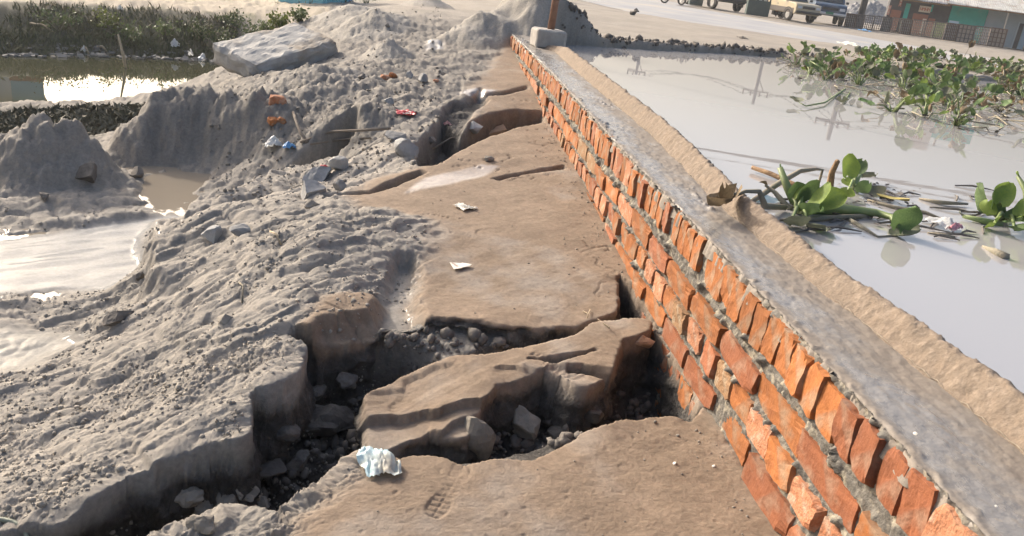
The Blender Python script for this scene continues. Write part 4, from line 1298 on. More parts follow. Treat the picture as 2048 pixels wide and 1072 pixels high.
# tall single stems that stand out of the raft
for (pl, sz, key, lab) in [
    ([(1650, 160, 0), (1640, 133, .14), (1620, 122, .17)], .17, 'k', 'water hyacinth with one broad upright dull leaf at the near left tip of the raft'),
    ([(1815, 165, 0), (1808, 125, .2), (1798, 97, .36)], .14, 'd', 'water hyacinth with a tall thin forked withered stem rising above the raft'),
    ([(1790, 150, 0), (1795, 128, .13), (1792, 118, .18)], .17, 'd', 'water hyacinth with a pale tan upright leaf in the middle of the raft'),
    ([(1898, 160, 0), (1925, 118, .2), (1938, 96, .34)], .22, 'd', 'water hyacinth with the tallest bent stem and withered drooping leaf'),
    ([(1870, 190, 0), (1872, 172, .06), (1866, 168, .08)], .22, 'g', 'water hyacinth with a big broad dark green leaf facing the wall'),
    ([(1930, 175, 0), (1950, 150, .12), (1957, 146, .15)], .2, 'g', 'water hyacinth with a folded bright green leaf right of the tallest stem'),
    ([(2005, 165, 0), (2008, 145, .14), (2006, 135, .18)], .1, 'd', 'water hyacinth with a short black curled leaf at the right of the raft'),
    ([(1705, 150, 0), (1712, 135, .10), (1716, 130, .13)], .2, 'y', 'water hyacinth with a bright lime green leaf near the left of the raft')]:
    b = wp(*pl[0])
    t = thing('water_hyacinth', b, lab, 'water plant')
    pth = [wp(*p) - b for p in pl[1:]]
    leaf(t, (0, 0, -.02), pth, sz, key, rad=.008, droop=.3 if key == 'd' else 0)
    for i in range(4):
        a = rng.uniform(0, 6.28)
        leaf(t, (0, 0, -.02), [Vector((.1 * math.cos(a), .1 * math.sin(a), rng.uniform(.03, .09)))], rng.uniform(.09, .14), rng.choice(['g', 'k', 'd']), rad=.006)
# leaves hanging out over the open water at the raft's edge
for (pl, sz, key, lab) in [([(1690, 178, .02), (1650, 205, .02), (1612, 212, .02), (1598, 205, .03)], .14, 'k', 'long looped stem and dull leaf trailing from the raft over open water'),
                           ([(1700, 185, .01), (1690, 200, .01), (1685, 204, .01)], .14, 'k', 'single olive leaf lying on open water beside the trailing stem')]:
    b = wp(pl[0][0], pl[0][1], 0)
    t = thing('water_hyacinth', b, lab, 'water plant')
    leaf(t, (0, 0, 0), [wp(*p) - b for p in pl[1:]], sz, key, rad=.006, droop=.0)
# dead stems and leaf scraps of the raft
mb = MB()
for _ in range(620):
    q = rng.uniform(lo, hi)
    if sdpoly(q[:1], q[1:], mat_poly)[0] < -.08: continue
    a = rng.uniform(0, 6.28); L = rng.uniform(.08, .38)
    d = Vector((math.cos(a), math.sin(a), rng.normal(0, .12)))
    c = Vector((q[0], q[1], WATER_R + rng.uniform(0, .05)))
    b = Vector((rng.normal(0, .05), rng.normal(0, .05), rng.uniform(0, .05)))
    mb.tube([c - d * L / 2, c + b, c + d * L / 2], [.006, .007, .003], 4, False)
tag(mb.build('dead_stems', M_STEMD, smooth=True), 'tangle of dead grey stems floating among the hyacinths', kind='stuff')
mb = MB()
for _ in range(520):
    q = rng.uniform(lo - .1, hi + .1)
    if sdpoly(q[:1], q[1:], mat_poly)[0] < -.15: continue
    s = rng.uniform(.015, .07); a = rng.uniform(0, 6.28)
    z = WATER_R + rng.uniform(.002, .03)
    vs = [(q[0] + s * rng.uniform(.5, 1.2) * math.cos(a + k * 1.257), q[1] + s * rng.uniform(.5, 1.2) * math.sin(a + k * 1.257), z + rng.normal(0, .008)) for k in range(5)]
    mb.add(vs, [(0, 1, 2, 3, 4)])
tag(mb.build('leaf_litter', mat('rotten_leaf', (.06, .055, .04), (.13, .11, .075), scale=9, rough=.7, rand=.2)), 'rotten leaf scraps afloat under the hyacinths', kind='stuff')

# the near clump that leans on the wall
b = wp(1585, 425)
t = thing('water_hyacinth', b, 'near water hyacinth whose withered grey leaf droops over the mortar lip of the wall', 'water plant')
R_ = lambda *p: [wp(q[0], q[1], q[2] * .78) - b for q in p]
lip0 = Vector((1.165, float(on(1490, 405, .03)[1]), .055))
leaf(t, R_((1570, 415, .02))[0], [*R_((1530, 412, .05)), lip0 - b + Vector((.03, 0, .02)), lip0 - b + Vector((-.03, -.02, .02)), lip0 - b + Vector((-.075, -.045, .005))], .24, 'w', (-.5, -.5, -.6), rad=.009, stem=M_STEMD)
leaf(t, lip0 - b + Vector((-.06, -.03, .012)), [lip0 - b + Vector((-.09, -.04, 0)), lip0 - b + Vector((-.095, -.045, -.01))], .20, 'w', (-.2, -.7, -.5), rad=.006, stem=M_STEMD)
leaf(t, R_((1505, 402, .03))[0], R_((1560, 365, .07), (1600, 342, .12), (1632, 338, .13), (1645, 340, .12), (1638, 365, .05), (1634, 378, .01)), .05, 'k', rad=.008, stem=M_STEMD)
leaf(t, R_((1580, 420, 0))[0], R_((1550, 385, .05), (1530, 370, .08)), .04, 'd', rad=.010)
leaf(t, R_((1595, 410, 0))[0], R_((1575, 375, .08), (1560, 335, .17)), .02, 'g', rad=.020)
for (px, py, h, sz, k, f) in [(1600, 400, .05, .10, 'g', (-.3, .2, .8)), (1605, 392, .08, .12, 'g', (.1, .3, .8)), (1625, 415, .06, .15, 'y', (.7, .1, .7)), (1640, 410, .05, .14, 'y', (.9, -.2, .5)), (1585, 395, .06, .08, 'y', (-.5, 0, .7)), (1608, 430, .02, .12, 'g', (.1, -.8, .3)), (1580, 450, .01, .13, 'k', (.1, -.9, .05)), (1615, 452, .005, .13, 'k', (.2, -.9, .0))]:
    leaf(t, R_((1595, 425, 0))[0], R_((px, py, h)), sz, k, f, rad=.007)
b = wp(1700, 425)
t = thing('water_hyacinth', b, 'thick green floating stem ending in a single round upright leaf', 'water plant')
leaf(t, R_((1610, 418, .02))[0], R_((1650, 415, .03), (1700, 420, .035), (1750, 425, .03), (1785, 435, .03), (1795, 452, .04)), .13, 'g', (.35, .2, .9), rad=.019)
leaf(t, R_((1680, 430, 0))[0], R_((1720, 455, -.002), (1755, 475, -.002), (1790, 472, .0)), .13, 'k', (.8, 0, .05), rad=.010, stem=M_STEMD)
b = wp(1700, 380)
t = thing('water_hyacinth', b, 'small water hyacinth with lime green leaf behind the brown stick', 'water plant')
for (px, py, h, sz, k, f) in [(1695, 350, .07, .13, 'y', (-.1, .4, .9)), (1712, 345, .06, .11, 'g', (.5, .5, .6)), (1725, 355, .03, .11, 'k', (.9, .3, .2)), (1700, 372, .03, .07, 'y', (-.7, -.3, .4)), (1715, 385, .02, .09, 'g', (.2, -.9, .3)), (1690, 395, .03, .08, 'y', (-.4, -.8, .4)), (1735, 385, .01, .10, 'k', (.9, -.3, .1))]:
    leaf(t, R_((1706, 378, 0))[0], R_((px, py, h)), sz, k, f, rad=.006)
b = wp(2000, 440)
t = thing('water_hyacinth', b, 'leafy water hyacinth cut off by the right picture edge beyond the white wrapper', 'water plant')
for (px, py, h, sz, k, f) in [(1955, 418, .04, .15, 'g', (-.8, .3, .5)), (1990, 412, .09, .13, 'g', (.1, .3, .9)), (2000, 405, .12, .12, 'y', (.3, .2, .9)), (2020, 440, .04, .16, 'g', (.5, -.5, .4)), (2045, 432, .08, .15, 'y', (.6, -.2, .8)), (2030, 460, .02, .17, 'g', (.3, -.8, .2)), (1975, 430, .03, .09, 'y', (-.6, -.3, .5)), (2060, 450, .05, .15, 'g', (.8, -.4, .5)), (1985, 452, .02, .10, 'y', (-.3, -.7, .2))]:
    leaf(t, R_((2005, 440, 0))[0], R_((px, py, h)), sz, k, f, rad=.009)
leaf(t, R_((2000, 450, 0))[0], R_((1960, 440, .02), (1925, 432, .02)), .03, 'k', rad=.014)
leaf(t, R_((2060, 420, 0))[0], R_((2052, 380, .10), (2035, 352, .17)), .03, 'y', rad=.016)


def stick(name, pts, rads, label, m, cat='stick', group=None, n=6):
    b = Vector(pts[0])
    o = MB().tube([Vector(p) - b for p in pts], rads, n).build(name, m, smooth=True)
    o.location = b
    return tag(o, label, cat, group)


stick('stick', [wp(1655, 398, -.03), wp(1660, 370, .06), wp(1664, 345, .12), wp(1675, 322, .18)], [.014, .016, .013, .011], 'brown broken stick standing upright in the flood water', M_STEMB)
stick('stick', [wp(1505, 335, .02), wp(1540, 347, .02), wp(1580, 365, .01), wp(1625, 385, 0)], [.011, .013, .012, .009], 'pale dead stem lying on the water behind the near hyacinth', M_STEMB)
stick('stick', [wp(1838, 397, .004), wp(1880, 405, .012), wp(1935, 408, .012)], [.004, .012, .006], 'thin dark stem floating beyond the yellow leaf', M_STEMD)
stick('stick', [wp(1735, 400, .004), wp(1790, 415, .008), wp(1850, 425, .006), wp(1890, 440, .004)], [.006, .01, .009, .004], 'long dark floating stem running from the yellow leaf to the wrapper', M_STEMD)
stick('stick', [wp(1560, 440, .004), wp(1640, 437, .012), wp(1720, 432, .012), wp(1745, 433, .004)], [.005, .011, .010, .004], 'grey dead stem afloat in front of the near hyacinth', M_STEMD)
stick('stick', [wp(1965, 492, .003), wp(1990, 503, .008), wp(2012, 515, .006)], [.003, .014, .018], 'grey brush ended dead stalk afloat alone in the lower right water', M_STEMD)
stick('stick', [wp(1855, 465, .003), wp(1890, 470, .006), wp(1910, 474, .004)], [.003, .008, .004], 'short dark stalk afloat in front of the white wrapper', M_STEMD)
for (px, py, s, key, lab, yaw_) in [(1775, 402, .12, 'y', 'yellow leaf floating flat among dark twigs', -.6), (1600, 512 - 40, .0, 'k', None, 0)]:
    if not s: continue
    me = blade_mesh(s, s * .45, .15, .2, 5); me.materials.append(mat('leaf_yellow', (.45, .36, .10), (.36, .30, .12), scale=30, rough=.5))
    put('fallen_leaf', me, wp(px - 14, py - 8, .012), lab, 'leaf', M_LEAFY, rot=(0, 0, yaw_))
    me.materials.pop(index=1)
mb = MB()
for _ in range(46):
    q = wp(1785 + rng.normal(0, 26), 392 + rng.normal(0, 11), .004)
    s = rng.uniform(.008, .022); a = rng.uniform(0, 6.28)
    mb.add([(q.x + s * rng.uniform(.4, 1.3) * math.cos(a + k * 1.257), q.y + s * rng.uniform(.4, 1.3) * math.sin(a + k * 1.257), q.z + rng.uniform(0, .012)) for k in range(5)], [(0, 1, 2, 3, 4)])
for _ in range(60):
    q = wp(1690 + rng.normal(0, 60), 400 + rng.normal(0, 22), .004)
    s = rng.uniform(.006, .016); a = rng.uniform(0, 6.28)
    mb.add([(q.x + s * rng.uniform(.4, 1.3) * math.cos(a + k * 1.257), q.y + s * rng.uniform(.4, 1.3) * math.sin(a + k * 1.257), q.z + rng.uniform(0, .01)) for k in range(5)], [(0, 1, 2, 3, 4)])
for _ in range(42):
    px_, py_ = rng.uniform(1520, 2040), rng.normal(432, 26)
    if 1540 + (py_ - 400) * 1.1 > px_: continue
    c = wp(px_, py_, .004); a = rng.normal(.1, .5); L = rng.uniform(.05, .24)
    dd = Vector((math.cos(a), math.sin(a), 0)) * L / 2
    mb.tube([c - dd, c + Vector((rng.normal(0, .012), rng.normal(0, .012), .008)), c + dd], [.003, .0055, .002], 4, False)
tag(mb.build('floating_scraps', M_CLOD_DARK), 'dark scraps of rotten leaf floating near the hyacinth', kind='stuff')


# ------------------------------------------------------------------ litter and twigs on the ground
def crumple(name, loc, w, h, seed, label, cat, m, rot=(0, 0, 0), amp=.3, n=16, lift=.3):
    """a crumpled sheet of thin plastic or paper"""
    r = np.random.default_rng(seed)
    u, v = np.meshgrid(np.linspace(-1, 1, n), np.linspace(-1, 1, n), indexing='ij')
    ang = np.arctan2(v, u); rad = np.hypot(u, v)
    cut = 1 + .25 * gn(ang * 1.2 + 5 + seed, ang * 0 + seed, seed)
    x = u * w / 2 * cut; y = v * h / 2 * cut
    z = amp * w * (fbm(u * 1.5 + seed, v * 1.5, 3, seed) + .5 * np.abs(gn(u * 3, v * 3 + seed, seed + 3)))
    z = z + lift * w * np.clip(1 - rad, 0, 1)
    z = z - z.min() * .6
    x = x + .12 * w * fbm(u * 3, v * 3, 2, seed + 5); y = y + .12 * h * fbm(u * 3 + 9, v * 3, 2, seed + 6)
    o = mesh_obj(name, np.stack([x, y, z], -1).reshape(-1, 3), grid_faces(n, n, True), m, smooth=False)
    o.location = loc; o.rotation_euler = rot
    return tag(o, label, cat)


M_PAPER = mat('paper', (.72, .69, .62), (.62, .58, .50), scale=20, rough=.8, bump=.1, transl=.1)
M_BAGB = mat('plastic_blue', (.48, .66, .72), (.66, .74, .72), scale=14, rough=.35, bump=.2, bscale=30, transl=.25, c3=(.50, .46, .38), s3=8)
M_BAGW = mat('plastic_white', (.70, .70, .68), (.55, .54, .50), scale=12, rough=.4, bump=.2, transl=.2)
M_BLUE = mat('plastic_deep_blue', (.06, .20, .42), (.10, .26, .45), scale=10, rough=.4, bump=.1)
M_RED = mat('wrapper_red', (.55, .04, .06), (.60, .10, .09), scale=10, rough=.35, bump=.1)
def litter(px, py, wpx, hpx, seed, label, cat, m, name, rz=0, amp=.3, lift=.2, dz=.004):
    p = hit(px, py); k = pxm(p)
    return crumple(name, p + Vector((0, 0, dz)), wpx / k, hpx / k, seed, label, cat, m, (0, 0, rz), amp, 16, lift)
def bag():
    n = 44
    u, v = np.meshgrid(np.linspace(-1, 1, n), np.linspace(-1, 1, n), indexing='ij')
    p = Vector((*on(757, 910, -.445), -.445)); k = pxm(p)
    wx, wy = 92 / k, 150 / k
    cut = 1 + .22 * gn(np.arctan2(v, u) * 1.3 + 9, u * 0 + 3, 3)
    x = u * wx / 2 * cut * (1 - .25 * np.abs(v)) + .006 * fbm(u * 3, v * 3, 3, 31)
    y = v * wy / 2 * cut + .006 * fbm(u * 3 + 5, v * 3, 3, 32)
    gx, gy = p.x + x * .96 - y * .2, p.y + y * .96 + x * .2
    bump_ = .020 * np.clip(1 - np.hypot(u, v), 0, 1) ** .6 + .018 * billow(u * 2.0, v * 1.5 + .4 * u, 2, 35, .4) + .004 * fbm(u * 5, v * 4, 2, 36)
    g = np.maximum(zat(gx.ravel(), gy.ravel()).reshape(gx.shape), p.z - .06)
    z = g + .004 + bump_
    o = mesh_obj('plastic_bag', np.stack([gx - p.x, gy - p.y, z - p.z], -1).reshape(-1, 3), grid_faces(n, n, True), M_BAGB)
    o.location = p
    tag(o, 'crumpled light blue plastic bag on the edge of the hole', 'plastic bag')


bag()
litter(925, 416, 26, 40, 5, 'torn white paper scrap on the crust, farther of the two', 'paper', M_PAPER, 'paper_scrap', .6, .2, .05)
litter(940, 418, 26, 14, 9, 'narrow white paper strip touching the farther torn scrap', 'paper', M_PAPER, 'paper_scrap', -.3, .2, .05)
p = hit(920, 532); k = pxm(p)
mb = MB().add([(-.5, .25, .0), (.25, .3, .0), (.15, -.35, .02), (-.32, -.6, .0)], [(3, 2, 1, 0)]).add([(.08, .28, .03), (.55, .0, .10), (.45, -.2, .06), (.02, -.42, .03)], [(3, 2, 1, 0)])
mb.v = [tuple(c * 42 / k for c in v) for v in mb.v]
o = mb.build('paper_scrap', M_PAPER); o.location = p + Vector((0, 0, .004)); tag(o, 'folded white paper with faint print on the crust, nearer of the two', 'paper')
mb = MB()
for i in range(5):
    yy = (.16 - .09 * i); xx = -.36 + .05 * i
    mb.box((xx * 42 / k, yy * 42 / k, .0015), ((.10 + .05 * (i % 2)) * 42 / k, .03 * 42 / k, .0006))
q = mb.build('faint_print', mat('faint_ink', (.35, .22, .20), rough=.8, bump=0), o)
litter(547, 295, 34, 30, 13, 'dirty white plastic bag in the rubble below the brick bits', 'plastic bag', M_BAGW, 'plastic_bag', .5, .35, .5)
litter(578, 296, 24, 18, 14, 'small blue plastic scrap beside the dirty white bag', 'plastic', M_BLUE, 'plastic_scrap', .2, .3, .3)
o = litter(812, 228, 40, 30, 15, 'red and white snack wrapper on the path above the open crack', 'wrapper', M_RED, 'wrapper', .1, .15, .08)
c_ = crumple('white_band', (0, 0, .006), 20 / pxm(hit(812, 228)), 26 / pxm(hit(812, 228)), 16, None, None, M_PAPER, amp=.12, lift=.15); c_.parent = o
litter(893, 250, 16, 22, 17, 'pinkish scrap of plastic stuck in the open crack', 'plastic', mat('plastic_pink', (.40, .16, .15), (.34, .2, .18), rough=.5), 'plastic_scrap', .4, .3, .3)
litter(648, 334, 14, 8, 18, 'tiny red scrap by the concrete block', 'plastic', M_RED, 'plastic_scrap', .1, .2, .2)
litter(1100, 88, 3, 3, 19, 'speck of pale paper on the screed beside the post block', 'paper', M_PAPER, 'paper_scrap')
# white wrapper on the flood water
p = wp(1885, 450, .01)
o = crumple('foil_wrapper', p, .085, .11, 23, 'white and pink sweet wrapper floating by the right hyacinth', 'wrapper', M_BAGW, (0, 0, .6), .3, 14, .3)
c_ = crumple('pink_edge', (.0, -.05, .0), .09, .03, 24, None, None, mat('wrapper_pink', (.55, .25, .27), rough=.4), amp=.2, lift=.2); c_.parent = o
p = wp(1535, 402, .01)
crumple('foam_scrap', p, .14, .06, 25, 'pale teal foam scrap afloat against the wall lip', 'foam', mat('foam_teal', (.55, .66, .64), (.62, .68, .66), rough=.6), (0, 0, .2), .08, 10, .15)
for i, (px, py, l) in enumerate([(1350, 928, 'white foam crumb on the crust nearest the wall'), (1428, 933, 'white foam crumb at the foot of the wall'), (1829, 872, 'white chip lying on the wet screed'), (1990, 1017, 'small white chip on the screed at the lower right corner'), (757, 950, 'white pebble below the light blue bag'), (538, 1000, 'white pebble on the grey crust at the near left')]):
    p = hit(px, py) if i in (0, 1, 4, 5) else Vector((*on(px, py, .006), .010))
    s = (9 if i < 3 else 6) / pxm(p) / 2
    put('white_chip', rock_mesh('white_chip', 70 + i, 2, 5, .2, (s * 1.2, s, s * .7)), p + Vector((0, 0, s * .3)), l, 'chip', M_PAPER)


def gstick(pl, rad, label, m, lift=.006, name='twig'):
    return stick(name, [hit(a, b) + Vector((0, 0, lift + (c if c else 0))) for a, b, c in pl], rad, label, m, 'twig')


M_STRAW = mat('straw', (.42, .34, .23), (.33, .26, .17), scale=30, rough=.8, bump=.2)
gstick([(1165, 625, .0), (1190, 645, .012), (1218, 664, .01)], .0022, 'longer straw of the crossed pair by the wall', M_STRAW)
gstick([(1180, 622, .0), (1174, 640, .016), (1168, 658, .004)], .002, 'shorter straw of the crossed pair by the wall', M_STRAW)
gstick([(540, 470, .01), (552, 480, .02), (562, 492, .0)], .004, 'pale straw stuck in the mound below the grey stones', M_STRAW)
gstick([(478, 568, .0), (486, 585, .02), (484, 608, .0)], .003, 'thin curved root over the hollow in the mound', M_STEMD)
M_ROOT = mat('root', (.16, .13, .10), (.23, .19, .15), scale=20, rough=.9)
gstick([(586, 232, .02), (590, 255, .05), (600, 275, .03), (615, 290, .01)], .010, 'dark curved root hanging down the rough slope', M_ROOT)
gstick([(600, 292, .02), (660, 280, .05), (720, 278, .05), (780, 268, .03)], .009, 'long thin root lying across the slope above the ledge', M_ROOT)
gstick([(620, 296, .02), (680, 290, .03), (740, 284, .02)], .007, 'thinner second root just below the long root', M_ROOT)
gstick([(865, 302, .01), (900, 290, .04), (930, 280, .02)], .006, 'thin twig at the foot of the open crack', M_ROOT)
# stick in the pond
q = on(252, 135, POND_Z)
stick('stick', [(q[0], q[1], POND_Z - .1), (q[0] - .02, q[1], POND_Z + .12), (q[0] - .09, q[1] + .02, POND_Z + .42)], [.022, .02, .012], 'bent pale stick standing in the dark pond', M_STRAW)
# hose at the lower left corner
a = hit(60, 1066)
pts = []
for i in range(15):
    w = math.pi * i / 14
    pts.append((a.x - .075 + .085 * math.cos(w), a.y - .02 + .05 * math.sin(w) - .02, a.z + .006 + .02 * math.sin(w)))
stick('hose', pts, .006, 'short loop of grey green hose at the lower left corner', mat('hose', (.16, .18, .13), (.22, .23, .18), rough=.5), 'hose', n=8)
# ------------------------------------------------------------------ post and block on the wall
q = on(1093, 98, 0)
blk = put('concrete_block', block_mesh('concrete_block', 5, (.29, .26, .17), 9, .004, .018), (q[0] + .02, q[1] + .12, .083), 'grey concrete block standing on the far end of the wall top', 'block', mat('block_grey', (.30, .28, .255), (.38, .355, .32), scale=18, rough=.9, bump=.4), rot=(0, 0, math.radians(8)))
b = Vector((q[0] + .035, q[1] + .14, .15))
MB_ = MB().tube([b - b, Vector((.008, .0, .35)), Vector((.02, 0, .8)), Vector((.03, .01, 1.6))], [.036, .034, .033, .030], 10)
o = MB_.build('wooden_post', mat('rusty_wood', (.22, .115, .075), (.30, .17, .11), scale=14, rough=.9, bump=.6, bscale=40), smooth=True)
o.location = b
tag(o, 'reddish brown round post rising from the concrete block', 'post')
for (px, py, w) in [(1265, 30, 20), (1273, 24, 14), (1168, 38, 8)]:
    rock('stone', px, py, w, {20: 'dark half brick lying on the dry dirt beyond the water', 14: 'second dark lump just behind the half brick on the dirt', 8: 'small dark lump on the dirt left of the half brick'}[w], 'stone', M_CLOD_DARK, 120 + w, sink=.2)
for (px, py, w, l, m) in [(1700, 91, 30, 'pale flat plastic scrap on the dirt by the road', M_PAPER), (1728, 62, 16, 'blue plastic scrap at the foot of the form panels', M_BLUE), (1485, 77, 16, 'dark twig heap on the dirt beyond the water', M_CLOD_DARK)]:
    litter(px, py, w, w * 2.0, px, l, 'litter', m, 'plastic_scrap', 0, .15, .2)

GZ = -.4


def gp(px, py, z=GZ):
    q = on(px, py, z)
    return Vector((q[0], q[1], z))


def kof(p):
    return pxm((p[0], p[1], p[2]))


# ------------------------------------------------------------------ steel form panels along the road
M_STEEL = mat('rusty_steel', (.12, .105, .095), (.20, .165, .14), scale=6, rough=.8, bump=.2)
M_STEELB = mat('brown_steel', (.16, .105, .075), (.22, .15, .11), scale=6, rough=.8, bump=.2)
M_PLATE = mat('dusty_plate', (.42, .39, .34), (.50, .46, .41), scale=3, rough=.85, bump=.2)
M_PLATET = mat('tan_plate', (.46, .37, .28), (.40, .31, .24), scale=3, rough=.85, bump=.2)
M_PLATED = mat('dark_plate', (.22, .20, .185), (.30, .275, .25), scale=3, rough=.85, bump=.2)
pe = [1688, 1708, 1724, 1743, 1760, 1778, 1798, 1818, 1841, 1863, 1885, 1910, 1943, 1973, 2005]
pdesc = ['brown form panel at the left end of the row, by the dark blue pickup', 'narrow dark form panel, second from the left end', 'dark form panel behind the blue plastic scrap', 'dark close barred form panel, fourth from the left', 'grey form panel below the brown shop front', 'grey close barred form panel left of the row middle',
         'brown edged form panel at the middle of the row', 'pale plated form panel, first of the light ones', 'pale close barred form panel, second of the light ones', 'pale form panel under the teal shop wall', 'dark form panel in front of the person in the red cap', 'pale tan form panel with a coarse open grid', 'dark close barred panel between the two coarse tan panels', 'tan brown coarse form panel at the right end of the row']
for i in range(14):
    ya = lambda x: 53 + (x - 1688) * (96 - 53) / 317.0
    A, B = gp(pe[i], ya(pe[i])), gp(pe[i + 1], ya(pe[i + 1]))
    ex = (B - A); wd = ex.length; ang = math.atan2(ex.y, ex.x)
    hgt_ = lerp(26, 36, i / 13.0) / kof((A + B) / 2)
    t = thing('form_panel', (A + B) / 2, pdesc[i], 'form panel', 'steel form panels leaning in a row along the road', rot=(math.radians(rng.uniform(-7, -2)), 0, ang + rng.normal(0, .03)))
    coarse = i in (11, 13)
    br = M_STEELB if i in (0, 6, 10, 13) else M_STEEL
    nv_, nh_ = (4, 4) if coarse else (int(round(wd / .11)), 6)
    w2 = wd * .97
    if i in (0, 1, 4, 6, 10, 11, 13): MB().box((0, .035, hgt_ / 2), (w2 - .02, .012, hgt_ - .02)).build('plate', M_PLATET if coarse else (M_PLATE if i in (7, 8, 9, 12) else M_PLATED if i % 2 else M_PLATE), t)
    fr = MB()
    for x_ in (-w2 / 2, w2 / 2): fr.box((x_, 0, hgt_ / 2), (.05, .07, hgt_))
    for z_ in (.025, hgt_ - .025): fr.box((0, .001, z_), (w2 - .05, .068, .05))
    fr.build('frame', br, t)
    for k in range(1, nv_):
        MB().box((-w2 / 2 + w2 * k / nv_, -.002, hgt_ / 2), (.022 if not coarse else .04, .05, hgt_ - .1)).build('bar', br, t)
    for k in range(1, nh_):
        MB().box((0, .0, hgt_ * k / nh_), (w2 - .05, .04, .020 if not coarse else .04)).build('rail', br, t)

# ------------------------------------------------------------------ rubble heap behind the panels
A = gp(1740, 46)
n = 70
u, v = np.meshgrid(np.linspace(-1, 1, n), np.linspace(-1, 1, n), indexing='ij')
hx, hy = u * 2.6, v * 2.4
g = np.clip(1 - np.hypot(u * (1 + .2 * gn(v * 2, u * 2, 3)), v), 0, 1)
hz = 2.2 * g ** .6 * (.75 + .5 * fbm(hx * .6, hy * .6, 3, 5)) + (g > 0) * (.55 * (billow(hx * 1.6, hy * 1.6, 3, 6) - .4) + .18 * gn(hx * 6, hy * 6, 8)) * np.minimum(1, g * 5)
o = mesh_obj('rubble_heap', np.stack([hx, hy, hz - .12], -1).reshape(-1, 3), grid_faces(n, n), mat('grey_rubble', (.17, .17, .175), (.34, .335, .33), scale=4, rough=.95, bump=.8, bscale=12, bdist=.05), smooth=False)
o.location = (A.x + 1.0, A.y + 2.6, GZ)
tag(o, 'tall heap of grey rubble behind the form panels', 'heap')

# ------------------------------------------------------------------ vehicles
M_TYRE = mat('tyre', (.025, .025, .027), (.05, .048, .045), scale=10, rough=.9, bump=.2)
M_RIM = mat('rim', (.55, .55, .55), (.45, .45, .45), scale=6, rough=.35, metal=.6, bump=0)
M_GLASS = mat('vehicle_glass', (.03, .035, .04), rough=.08, bump=0, spec=.8)
M_CHROME = mat('bumper_metal', (.55, .56, .58), (.45, .46, .48), scale=8, rough=.35, metal=.5, bump=0)
M_BLACKP = mat('black_plastic', (.03, .03, .033), (.05, .05, .05), scale=6, rough=.7, bump=0)
M_LAMP = mat('headlight_glass', (.62, .64, .66), (.50, .52, .55), scale=30, rough=.15, bump=0)


def paint(name, c):
    return mat(name, c, tuple(q * .85 + .02 for q in c), scale=3, rough=.42, bump=.05, c3=tuple(q * .6 + .10 for q in c), s3=1.5)


